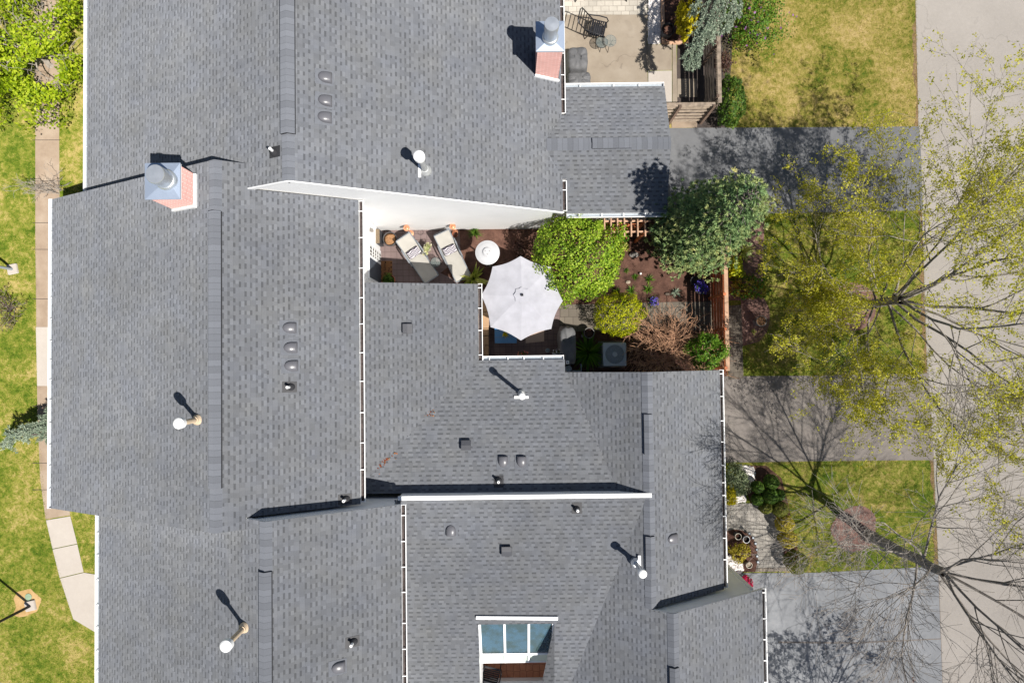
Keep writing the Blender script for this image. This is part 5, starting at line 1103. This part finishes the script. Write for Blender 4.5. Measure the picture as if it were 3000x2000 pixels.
# sofa, tables, rugs below the umbrella
c0, c1 = W(1409, 880, .45), W(1432, 1058, .45); o = thing('outdoor_sofa', 'outdoor sofa with tan cushions along the kitchen wall under the gutter', 'sofa', (c0.x + .1, (c0.y + c1.y) / 2, DK))
sx0, sx1 = B1X - .27, c1.x; m = M(); m.box(((sx0 + sx1) / 2, (c0.y + c1.y) / 2, .17), (sx1 - sx0, c0.y - c1.y, .26)); m.build('base', 'dark_plastic', o)
ys = [W(1420, y, .45).y for y in (880, 914, 961, 984, 1012, 1056)]
for i in range(5): m = M(); m.box(((sx0 + sx1) / 2 + .02, (ys[i] + ys[i + 1]) / 2, .375), (sx1 - sx0 - .02, ys[i] - ys[i + 1] - .015, .15)); m.build('cushion', 'cushion_tan', o, bevel=.035)
c0, c1 = W(1449, 955, .42), W(1514, 1005, .42); o = thing('coffee_table', 'low blue slatted coffee table half hidden by the umbrella', 'table', ((c0.x + c1.x) / 2, (c0.y + c1.y) / 2, DK))
wx = (c1.x - c0.x)
for i in range(4): m = M(); h_ = (c0.y - c1.y + .25) / 4; m.box(((c0.x + c1.x) / 2, c0.y + .25 - h_ * (i + .5), .41), (wx, h_ - .012, .03)); m.build('plank', 'table_blue', o)
for a in (c0.x + .05, c1.x - .05):
    for b in (c0.y + .18, c1.y + .06): m = M(); m.box((a, b, .21), (.06, .06, .37)); m.build('leg', 'table_blue', o)
clump('potted_grass', 'yellow leaved plant standing on the blue coffee table', 'plant', 1479, 979, .09, 26, 'leaf_yellow', .426, .14, None, .035, seed=41)
sheet('outdoor_rug', [(1540, 940), (1594, 940), (1594, 1000), (1540, 1005)], .038, 'rug_tan', None, thick=.006, label='tan outdoor rug showing below the umbrella edge', cat='rug')
m = M(); c = W(1605, 1026, .35); m.lathe((c.x, c.y, DK), [(.08, 0), (.08, .32), (.075, .335), (.01, .34)], 20); setp(m.build('garden_stool', 'acgrille', None, loc=(c.x, c.y, DK)), 'small round pale stool on the dark deck near the grill', 'stool')
# covered grills
def grill(name, label, x0, y0, x1, y1, h, seed, mat='cover_grey', lid=.82):
    c = (W(x0, y0, h) + W(x1, y1, h)) / 2; rx, ry = abs(W(x1, y1, h).x - W(x0, y0, h).x) / 2, abs(W(x1, y1, h).y - W(x0, y0, h).y) / 2
    rr = random.Random(seed); ph = [rr.uniform(0, 6) for _ in range(6)]; m = M(); n = 44; L = []
    for t_, zz, k in ((0, DK + .02, 1.10), (.15, h * .2, 1.07), (.35, h * .5, 1.02), (.55, h * .75, 1.0), (.72, h * .9, .97), (.84, h * .97, .88), (.93, h, .66), (1, h * 1.01, .35)):
        row = []
        for i in range(n):
            a = 2 * math.pi * i / n; ca, sa = math.cos(a), math.sin(a); q = (abs(ca) ** 5 + abs(sa) ** 5) ** (-1 / 5); f = 1 + (1 - t_) * .05 * math.sin(9 * a + ph[0] + 3 * t_) + .02 * math.sin(17 * a + ph[1]) * (1 - t_)
            row.append((c.x + rx * q * ca * k * f, c.y + ry * q * sa * k * f, zz + (.035 * math.sin(3 * ca * q + ph[2]) * math.sin(4 * sa * q + ph[3]) + .02 * math.sin(9 * ca + ph[4]) * math.sin(7 * sa * q)) * t_ - (.08 * (sa > .3) * t_)))
        L.append(row)
    m.rings(L); return setp(m.build(name, mat, None, smooth=True, loc=(c.x, c.y, DK)), label, 'grill')
grill('covered_grill', 'grill under a dark grey cover between the umbrella and the round garden pot', 1640, 957, 1690, 1068, 1.1, 3)
grill('covered_grill', 'larger grill under a black cover with a rusty patch on the north patio', 1664, 132, 1724, 202, 1.05, 4)
grill('covered_grill', 'low grill under a grey cover tucked against the wing gutter', 1664, 206, 1732, 250, .8, 5)
pot('garden_pot', 'round dark pot with a pale rim between the grill and the golden cedar', 1726, 975, .19, .42, 'dark_plastic', 'mulch', .01, None, 'stone_grey', 'pot', .7)
m = M(); c = W(1706, 984, .1); m.blob((c.x, c.y, .07), (.055, .06, .07), 10, 6, .15, 3); setp(m.build('garden_stone', 'stone_grey', None, True, loc=(c.x, c.y, .01)), 'small grey stone beside the round dark pot', 'stone')
# air conditioner
c0, c1 = W(1766, 1003, .85), W(1836, 1072, .85); cx_, cy_ = (c0.x + c1.x) / 2, (c0.y + c1.y) / 2; wd = c1.x - c0.x
o = thing('air_conditioner', 'square grey air conditioner with a round fan grille beside the garage wall', 'air conditioner', (cx_, cy_, .02))
m = M(); m.box((cx_, cy_, .03), (wd + .14, wd + .14, .06)); m.build('pad', 'stone_grey', o)
m = M(); m.box((cx_, cy_, .45), (wd - .05, wd - .05, .78)); m.build('coil', 'acgrille', o, bevel=.05)
m = M(); m.box((cx_, cy_, .83), (wd, wd, .06)); m.build('top_panel', 'acdark', o, bevel=.05)
m = M(); m.lathe((cx_, cy_, 0), [(wd * .40, .861), (wd * .40, .872), (wd * .30, .880), (wd * .12, .884), (.01, .884)], 36)
for r_ in (.37, .31, .25, .19): m.ring((cx_, cy_, .880), wd * r_, .006, 36, 5)
m.build('fan_grille', 'acgrille', o)
m = M(); m.lathe((cx_, cy_, .884), [(.09, 0), (.085, .02), (.01, .025)], 20); m.build('fan_hub', 'acdark', o)
# wall meter, hose reel, tap, window boxes at the kitchen corner
c = W(1663, 1061, 1.2); o = thing('electric_box', 'white utility box on a post at the kitchen corner', 'utility box', (c.x, c.y, .02)); m = M(); m.box((c.x, c.y, 1.12), (.10, .12, .22)); m.build('box', 'white_trim', o, bevel=.01); m = M(); m.box((c.x, c.y, .5), (.05, .05, 1.02)); m.build('post', 'white_trim', o); m = M(); m.box((c.x, c.y + .0, 1.236), (.02, .06, .012)); m.build('latch', 'black_metal', o)
c = W(1666, 1080, .5); o = thing('hose_reel', 'blue grey hose reel standing below the garage roof edge', 'hose reel', (c.x, c.y, .02)); m = M(); m.lathe((c.x, c.y, 0), [(.12, .15), (.12, .2), (.08, .21), (.08, .4), (.12, .41), (.12, .46), (.01, .47)], 20); m.build('drum', 'acdark', o)
m = M(); m.tube([(c.x + .15, c.y - .08, .02), (c.x + .15, c.y - .08, .5), (c.x + .45, c.y - .08, .52), (c.x + .45, c.y + .15, .52), (c.x + .45, c.y + .15, .02)], .02, 8); m.build('stand', 'acdark', o)
for px, py, l, mt in ((1633, 1036, 'hanging basket of white and purple flowers at the right end of the kitchen gutter', 'petal_white'), (1531, 1041, 'hanging basket of pale flowers half hidden behind the kitchen gutter', 'petal_coral')):
    o, c = pot('flower_pot', l, px, py, .13, .75, 'brown_pot', 'mulch', DK, 'flower pots by the kitchen gutter'); P, N = shell((c.x, c.y, .85), (.19, .15, .12), 130, .5, .2, 6, low=-.1); leaves('leaves', P, N, .05, 'leaf_green', o); P, N = shell((c.x, c.y, .86), (.2, .16, .13), 130, .9, .2, 7, low=0); leaves('blossoms', P, N, .045, mt, o, .9)
# doormat with its writing and paw prints
c = W(1131, 797, .04); o = setp(M().box((c.x, c.y, .038), (.46, .82, .016)).build('door_mat', 'mat_brown', None, loc=(c.x, c.y, DK)), 'brown doormat with dark lettering and paw prints beside the patio door', 'doormat')
def text(body, loc, size, rz, mat, parent):
    cu = bpy.data.curves.new('lettering', 'FONT'); cu.body = body; cu.size = size; cu.align_x = 'CENTER'; cu.align_y = 'CENTER'; cu.extrude = .001
    tmp = bpy.data.objects.new('tmp', cu); COL.objects.link(tmp); bpy.context.view_layer.update()
    me = bpy.data.meshes.new_from_object(tmp.evaluated_get(bpy.context.evaluated_depsgraph_get())); bpy.data.objects.remove(tmp)
    me.materials.clear(); me.materials.append(MATS[mat]); ob = bpy.data.objects.new('lettering', me); COL.objects.link(ob); ob.parent = parent
    ob.location = Vector(loc) - root_loc(parent); ob.rotation_euler = (0, 0, rz); return ob
text('WIPE YOUR', (c.x - .05, c.y, .0485), .125, -math.pi / 2, 'ink', o) ; text('PAWS', (c.x - .05 + .0 - .0, c.y, .0485), .001, -math.pi / 2, 'ink', o) if False else text('PAWS', (c.x + .10, c.y, .0485), .125, -math.pi / 2, 'ink', o)
m = M()
for i, (dx, dy) in enumerate([(-.18, .33 - j * .16) for j in range(5)] + [(.19, .33 - j * .16) for j in range(5)] + [(-.02, .35), (.07, -.36)]):
    q = Vector((c.x + dx, c.y + dy, .047)); m.lathe(q, [(.024, 0), (.024, .0015)], 10)
    for e in (-.6, 0, .6): m.lathe(q + Vector((.032 * math.sin(e), .032 * math.cos(e), 0)), [(.009, 0), (.009, .0015)], 6)
m.build('paw_prints', 'ink', o)
o, c = pot('fern_pot', 'terracotta pot of green fern on the doormat edge by the low roof', 1143, 819, .17, .35, 'terracotta', 'mulch', .05, None, 'terracotta', 'pot')
P, N = shell((c.x - .06, c.y, .46), (.2, .18, .16), 340, .4, .3, 9, low=-.2); leaves('fern', P, N, .12, 'leaf_green', o, .3)
# mulch bed odds and ends
o, c = pot('flower_pot', 'orange terracotta pot with cream leaves at the edge of the large shrub', 1830, 722, .16, .3, 'terracotta', 'mulch', .01, None, 'terracotta', 'pot'); P, N = shell((c.x, c.y, .36), (.17, .2, .13), 170, .4, .3, 10, low=-.1); leaves('plant', P, N, .10, 'leaf_hosta', o)
shrub('rose_bush', 'small bush with pink blossoms below the arbor beam', 'shrub', 1828, 692, (22, 20), .6, 'leaf_lilac', 260, .09, seed=71, amp=.3, extra=[('petal_coral', 40, .07, 'blossoms')])
shrub('heuchera', 'pinkish plum plant in the shade left of the large shrub', 'plant', 1524, 728, (18, 26), .5, 'leaf_plum', 260, .10, seed=72, amp=.3)
for px, py, r, l, mt in ((1856, 746, (.17, .12, .10), 'flat grey rock in the mulch below the arbor', 'stone_grey'), (1840, 826, (.085, .06, .05), 'pale oval stone lying in the mulch', 'stone'), (1955, 861, (.10, .07, .06), 'brown rock in the mulch by the blue grass', 'brown_pot')):
    m = M(); c = W(px, py, .04); m.blob((c.x, c.y, .035), r, 12, 8, .14, int(px)); setp(m.build('garden_rock', mt, None, True, loc=(c.x, c.y, .01)), l, 'rock', 'rocks in the mulch bed')
m = M(); c = W(1877, 801, .12); m.blob((c.x, c.y, .09), (.045, .045, .06), 12, 8, .03, 2); m.lathe((c.x, c.y, .01), [(.03, 0), (.015, .06)], 10); setp(m.build('garden_globe', 'pot_white', None, True, loc=(c.x, c.y, .01)), 'small white globe ornament standing in the mulch', 'ornament')
o, c = pot('flower_pot', 'white pot overflowing with purple flowers at the foot of the red fence', 2055, 845, .17, .42, 'pot_white', 'mulch', .01, None, 'pot_white', 'pot'); P, N = shell((c.x - .03, c.y + .03, .52), (.21, .23, .16), 260, .5, .2, 11, low=-.2); leaves('leaves', P, N, .06, 'leaf_green', o); P, N = shell((c.x - .03, c.y + .03, .53), (.22, .24, .18), 420, .85, .2, 12, low=-.1); leaves('blossoms', P, N, .05, 'petal_purple', o, .9)
pot('empty_pot', 'dark empty pot in the fence shadow beside the purple flowers', 2036, 822, .16, .3, 'dark_plastic', 'soil_dark', .01, None, 'dark_plastic', 'pot')
o = thing('birdbath', 'round stone birdbath of brown water on the pink mulch east of the fence', 'birdbath', W(2224, 944, 0)[:]); c = W(2231, 940, .55)
m = M(); m.lathe((c.x, c.y, 0), [(.14, .01), (.13, .06), (.07, .12), (.06, .38), (.10, .46)], 24); m.build('pedestal', 'stone_grey', o)
m = M(); m.lathe((c.x, c.y, 0), [(.06, .44), (.17, .49), (.195, .55), (.175, .555), (.16, .525)], 28, True, False); m.build('bowl', 'stone_grey', o, smooth=True)
m = M(); m.lathe((c.x, c.y, 0), [(.168, .53), (.08, .532), (.01, .532)], 28); m.build('water', 'rust_soil', o)

# ------------------------------------------------------------------ north patio
def metal_chair(first, loc, ang, label, back=.85, lean=38):
    o = thing('patio_chair', label, 'chair', (0, 0, 0), 'black metal chairs on the patios') if first is None else copy_tree(first)
    if first is None:
        wd, sd, z = .56, .50, .40; la = R_(lean); bk = lambda s_: (-sd / 2 - s_ * math.sin(la), z + s_ * math.cos(la))
        m = M()
        for s_ in (-1, 1): m.tube([(sd / 2, s_ * wd / 2, z), (-sd / 2, s_ * wd / 2, z)], .019, 7)
        for x in (sd / 2, -sd / 2): m.tube([(x, -wd / 2, z), (x, wd / 2, z)], .019, 7)
        m.build('seat_frame', 'black_metal', o)
        for i in range(7): m = M(); x = -sd / 2 + sd * (i + .5) / 7; m.box((x, 0, z + .012), (.045, wd - .03, .008)); m.build('seat_slat', 'black_metal', o)
        m = M(); x1, z1 = bk(back); m.tube([(-sd / 2, -wd / 2, z), (x1 + .05, -wd / 2, z1 - .05), (x1, -wd / 2 + .09, z1), (x1, wd / 2 - .09, z1), (x1 + .05, wd / 2, z1 - .05), (-sd / 2, wd / 2, z)], .022, 7); m.build('back_frame', 'black_metal', o)
        for i in range(5): m = M(); x1, z1 = bk(back * (i + .8) / 5.6); m.tube([(x1, -wd / 2, z1), (x1, wd / 2, z1)], .017, 6); m.build('back_slat', 'black_metal', o)
        for s_ in (-1, 1):
            x1, z1 = bk(.33); m = M(); m.tube([(x1, s_ * wd / 2, z1), (-.05, s_ * (wd / 2 + .05), z + .25), (.22, s_ * (wd / 2 + .05), z + .23), (.30, s_ * (wd / 2 + .02), z + .10), (.26, s_ * wd / 2, z)], .022, 7); m.build('armrest', 'black_metal', o)
            m = M(); m.tube([(sd / 2, s_ * wd / 2, z), (sd / 2 + .06, s_ * (wd / 2 + .02), 0)], .019, 7); m.build('leg', 'black_metal', o)
            m = M(); m.tube([(-sd / 2, s_ * wd / 2, z), (-sd / 2 - .14, s_ * (wd / 2 + .02), 0)], .019, 7); m.build('leg', 'black_metal', o)
    o.location = loc; o.rotation_euler = (0, 0, ang); o['label'] = label; return o
ch = metal_chair(None, W(1752, 84, .42).xy.to_3d() + Vector((0, 0, DK)), R_(-14), 'black metal slat chair reclining on the north patio')
metal_chair(ch, W(1438, 1975, .42).xy.to_3d() + Vector((0, 0, .02)), R_(75), 'black metal chair on the sunny red pavers of the sunroom court')
o = thing('footstool', 'small black slatted footstool tucked under the patio chair seat', 'footstool', W(1751, 87, .2)[:2] + (DK,)); c = W(1753, 90, .3)
m = M()
for i in range(5): m.box((c.x - .14 + i * .07, c.y, .30), (.05, .36, .01), R_(-14))
m.build('slats', 'dark_plastic', o)
for sx in (-1, 1):
    for sy in (-1, 1): m = M(); m.tube([(c.x + sx * .14, c.y + sy * .15, .295), (c.x + sx * .15, c.y + sy * .17, DK)], .011, 6); m.build('leg', 'black_metal', o)
for px, py, h, r, l in ((1757, 124, .42, .21, 'lower round glass table beside the black patio chair'), (1782, 120, .55, .215, 'taller round glass table with a cross frame on the north patio')):
    c = W(px + 6, py, h); o = thing('glass_table', l, 'side table', (c.x, c.y, DK), 'round glass tables on the north patio')
    m = M(); m.lathe((c.x, c.y, h), [(r, -.005), (r, .005)], 32); m.build('glass_top', 'table_glass', o)
    m = M(); m.ring((c.x, c.y, h - .006), r, .010, 32, 6); m.bar((c.x - r, c.y, h - .016), (c.x + r, c.y, h - .016), .014, .012); m.bar((c.x, c.y - r, h - .03), (c.x, c.y + r, h - .03), .014, .012); m.build('rim', 'stone_grey' if h > .5 else 'black_metal', o)
    for a in range(3): m = M(); e = a * 2.09 + .4; m.tube([(c.x + .5 * r * math.cos(e), c.y + .5 * r * math.sin(e), h - .02), (c.x + .3 * r * math.cos(e), c.y + .3 * r * math.sin(e), h * .5), (c.x + .95 * r * math.cos(e), c.y + .95 * r * math.sin(e), DK)], .010, 6); m.build('leg', 'black_metal', o)
o = thing('patio_table', 'black metal table whose legs show at the top edge of the north patio', 'table', W(1762, -40, 0)[:2] + (DK,)); t0, t1 = W(1685, 6, .05), W(1836, 6, .05); ty = W(1760, -90, 0).y
for x in (t0.x, t1.x):
    for yy in (t0.y, ty + .3): m = M(); m.tube([(x, yy, DK), (x + (.1 if x == t0.x else -.1), yy + .1, .35), (x + (.04 if x == t0.x else -.04), yy + .16, .70)], .02, 7); m.build('leg', 'black_metal', o)
m = M(); m.box(((t0.x + t1.x) / 2, (t0.y + ty) / 2 + .55, .72), (t1.x - t0.x, .9, .03)); m.build('table_top', 'black_metal', o)
pot('round_planter', 'wide black pot of bark mulch in the north planting bed', 1958, 86, .235, .42, 'dark_plastic', 'mulch', .06, None, 'black_metal', 'planter')
m = M()
p0, p1 = W(1940, -80, .1), W(1940, 127, .1); m.box((p0.x, (p0.y + p1.y) / 2, .08), (.10, p0.y - p1.y, .14)); q1 = W(2012, 128, .1); m.box(((p1.x + q1.x) / 2 + .05, p1.y + .02, .078), (q1.x - p1.x - .02, .08, .13))
setp(m.build('timber_edging', 'wood_cap', None, loc=(p1.x, p1.y, 0)), 'weathered timber edging around the north planting bed', 'edging')
def lamp_post(label, base, h, arm, dark=True, base_px=None):
    c = W(*base); o = thing('lamp_post', label, 'lamp post', (c.x, c.y, 0), 'lamp posts on the west lawn')
    m = M(); m.box((c.x, c.y, .05), (.36, .36, .10), .2); m.build('footing', 'concrete_new', o, bevel=.02)
    m = M(); m.tube([(c.x, c.y, .08), (c.x, c.y, h)], [.05, .04], 12); m.build('pole', 'black_metal' if dark else 'acdark', o)
    m = M(); m.lathe((c.x, c.y, h), [(.06, 0), (.14, .08), (.16, .32), (.05, .42), (.02, .46)], 14); m.build('lantern', 'black_metal', o); return o
lamp_post('black lamp post on a white square footing beside the green valve lid', (92, 1772), 3.2, 0)
lamp_post('lamp post on a pale footing beside the west sidewalk, near the plum shrub', (40, 789), 3.4, 0, False)
m = M(); c = W(84, 1747); m.lathe((c.x, c.y, 0), [(.12, .0), (.12, .025), (.10, .03), (.01, .032)], 24); setp(m.build('valve_lid', 'lid_green', None, loc=(c.x, c.y, 0)), 'round pale green valve lid set in the lawn', 'lid')
for i, (x, y, l) in enumerate(((2195, 1562, 'solar light nearest the paver edge at the top of the curved row'), (2206, 1574, 'solar light second from the top of the curved row'), (2213, 1591, 'solar light third from the top, beside the right potted rim'), (2217, 1609, 'solar light third from the bottom of the curved row'), (2218, 1628, 'solar light second from the bottom of the curved row'), (2220, 1645, 'solar light at the bottom end of the curved row'))):
    if i == 0:
        o = thing('solar_light', l, 'garden light', (0, 0, 0), 'solar lights edging the south mulch bed')
        m = M(); m.tube([(0, 0, 0), (0, 0, .26)], .009, 8); m.build('stake', 'black_metal', o)
        m = M(); m.lathe((0, 0, 0), [(.02, .24), (.045, .26), (.05, .33)], 14); m.build('lens', 'table_glass', o)
        m = M(); m.lathe((0, 0, 0), [(.06, .33), (.062, .35), (.045, .365), (.01, .37)], 18); m.build('cap', 'black_metal', o); m = M(); m.box((0, 0, .369), (.06, .06, .008)); m.build('solar_cell', 'acdark', o); first = o
    else: o = copy_tree(first)
    c = W(x, y, .36); o.location = (c.x, c.y, .02); o['label'] = l
pot('flower_pot', 'pot with a pale rim nearest the garage gutter in the south bed', 2163, 1571, .115, .32, 'dark_plastic', 'mulch', .02, 'rimmed pots in the south mulch bed', 'cream_pot', 'pot', .7)
pot('flower_pot', 'pot with a pale rim next to the row of solar lights', 2187, 1580, .125, .32, 'dark_plastic', 'soil_dark', .02, 'rimmed pots in the south mulch bed', 'pot_white', 'pot', .6)
pot('flower_pot', 'pot with a pale rim and cream filling at the south end of the bed', 2195, 1655, .11, .30, 'brown_pot', 'stone', .02, 'rimmed pots in the south mulch bed', 'cream_pot', 'pot', .8)
def pebbles(name, label, poly, n, size, mat, z, seed):
    rg = np.random.default_rng(seed); P = [W(*p) for p in poly]; xs_, ys_ = [p.x for p in P], [p.y for p in P]; V, F = [], []; oct_ = np.array([(1, 0, 0), (0, 1, 0), (-1, 0, 0), (0, -1, 0), (0, 0, 1), (.7, .7, .6), (-.7, .7, .6), (-.7, -.7, .6), (.7, -.7, .6)])
    tri = [(0, 5, 8), (0, 1, 5), (1, 6, 5), (1, 2, 6), (2, 7, 6), (2, 3, 7), (3, 8, 7), (3, 0, 8), (5, 6, 4), (6, 7, 4), (7, 8, 4), (8, 5, 4)]
    def inside(x, y):
        c_ = False
        for i in range(len(P)):
            a, b = P[i], P[i - 1]
            if (a.y > y) != (b.y > y) and x < (b.x - a.x) * (y - a.y) / (b.y - a.y) + a.x: c_ = not c_
        return c_
    while n > 0:
        x, y = rg.uniform(min(xs_), max(xs_)), rg.uniform(min(ys_), max(ys_))
        if not inside(x, y): continue
        n -= 1; s_ = size * rg.uniform(.6, 1.3) * np.array([1, rg.uniform(.6, 1), .6]); a = rg.uniform(0, 6.28); q = oct_ * s_; q = np.stack([q[:, 0] * math.cos(a) - q[:, 1] * math.sin(a), q[:, 0] * math.sin(a) + q[:, 1] * math.cos(a), q[:, 2]], 1) + [x, y, z]; F += [[len(V) + k for k in t_] for t_ in tri]; V += list(q)
    me_c = [sum(xs_) / len(xs_), sum(ys_) / len(ys_), 0]
    return setp(np_mesh(name, V, F, mat, None, me_c, True), label, 'pebbles', None, 'stuff')
PB = 'pebble_white'
pebbles('white_gravel', 'strip of bright white gravel beside the north planting bed', [(1898, -40), (1934, -40), (1934, 130), (1898, 130)], 2600, .030, PB, .03, 1)
pebbles('white_pebbles', 'patch of white pebbles at the top corner of the south entry', [(2165, 1362), (2205, 1366), (2212, 1385), (2205, 1420), (2190, 1408), (2178, 1380)], 420, .038, PB, .012, 2)
pebbles('white_pebbles', 'patch of white pebbles between yellow cypress and paver walk', [(2130, 1462), (2150, 1455), (2182, 1450), (2186, 1470), (2130, 1472)], 260, .036, PB, .012, 3)
pebbles('white_pebbles', 'patch of white pebbles at the bottom of the south mulch bed', [(2128, 1624), (2150, 1628), (2174, 1650), (2176, 1672), (2150, 1690), (2128, 1668)], 420, .040, PB, .03, 4)
def tufts(name, label, polys, n, mat, seed, holes=()):
    rg = np.random.default_rng(seed); out = []
    for poly in polys:
        Pw = np.array([tuple(W(*p))[:2] for p in poly]); lo_, hi_ = Pw.min(0), Pw.max(0); k = int(n * np.prod(hi_ - lo_)); q = rg.uniform(lo_, hi_, (k, 2))
        def ins(q, Pw):
            c_ = np.zeros(len(q), bool)
            for i in range(len(Pw)):
                a, b = Pw[i], Pw[i - 1]; cond = (a[1] > q[:, 1]) != (b[1] > q[:, 1]); xi_ = (b[0] - a[0]) * (q[:, 1] - a[1]) / (b[1] - a[1] + 1e-12) + a[0]; c_ ^= cond & (q[:, 0] < xi_)
            return c_
        keep = ins(q, Pw)
        for h in holes: keep &= ~ins(q, np.array([tuple(W(*p))[:2] for p in h]))
        out.append(q[keep])
    q = np.concatenate(out); n_ = len(q); a = rg.uniform(0, 6.283, n_); l_ = rg.uniform(.02, .05, n_); w_ = .007
    dx, dy = np.cos(a), np.sin(a); b2 = rg.uniform(0, 6.283, n_); ln = rg.uniform(.01, .045, n_)
    V = np.stack([np.stack([q[:, 0] - dx * w_, q[:, 1] - dy * w_, np.full(n_, .003)], 1), np.stack([q[:, 0] + dx * w_, q[:, 1] + dy * w_, np.full(n_, .003)], 1), np.stack([q[:, 0] + np.cos(b2) * ln, q[:, 1] + np.sin(b2) * ln, l_], 1)], 1).reshape(-1, 3)
    return setp(np_mesh(name, V, np.arange(n_ * 3).reshape(-1, 3), mat), label, 'grass', None, 'stuff')
tufts('dry_grass', 'dry yellowing grass between the north driveway and the road', [[(2110, -20), (2685, -20), (2690, 300), (2693, 374), (2170, 377), (2120, 250)]], 1500, 'lawn_dry_blade', 1)
tufts('green_grass', 'green grass of the lawns around the driveways and the west walk', [[(2240, 625), (2704, 614), (2719, 1094), (2178, 1103), (2180, 1010), (2258, 930), (2240, 860)], [(2255, 1348), (2738, 1345), (2750, 1660), (2350, 1678), (2300, 1480)], [(-10, -10), (101, -10), (107, 700), (112, 1200), (140, 1530), (218, 1815), (300, 1880), (300, 2010), (-10, 2010)], [(176, -10), (260, -10), (260, 600), (176, 560)], [(212, 1510), (280, 1510), (300, 1700), (250, 1672)]], 1300, 'lawn_green_blade', 2, holes=(disc_poly(2500, 898, 72, 66, seed=5), disc_poly(2505, 1548, 66, 68, seed=6), disc_poly(75, 1765, 38, 46, seed=3, jit=.2)))

rg = np.random.default_rng(77); P = []
for (px, py, n, pl) in ((1128, 1346, 26, B2), (1112, 1362, 12, B2), (1262, 1208, 10, B2), (1150, 1326, 10, B2)):
    for i in range(n): q = WP(px + rg.normal(0, 8), py + rg.normal(0, 7), pl); P.append((q.x, q.y, q.z + .02))
o = leaves('fallen_leaves', np.array(P), np.tile([0, .2, 1.0], (len(P), 1)), .055, 'leaf_red', None, .7, .3); setp(o, 'scatter of rusty dead leaves caught in the valley of the kitchen roof', 'leaves', None, 'stuff')
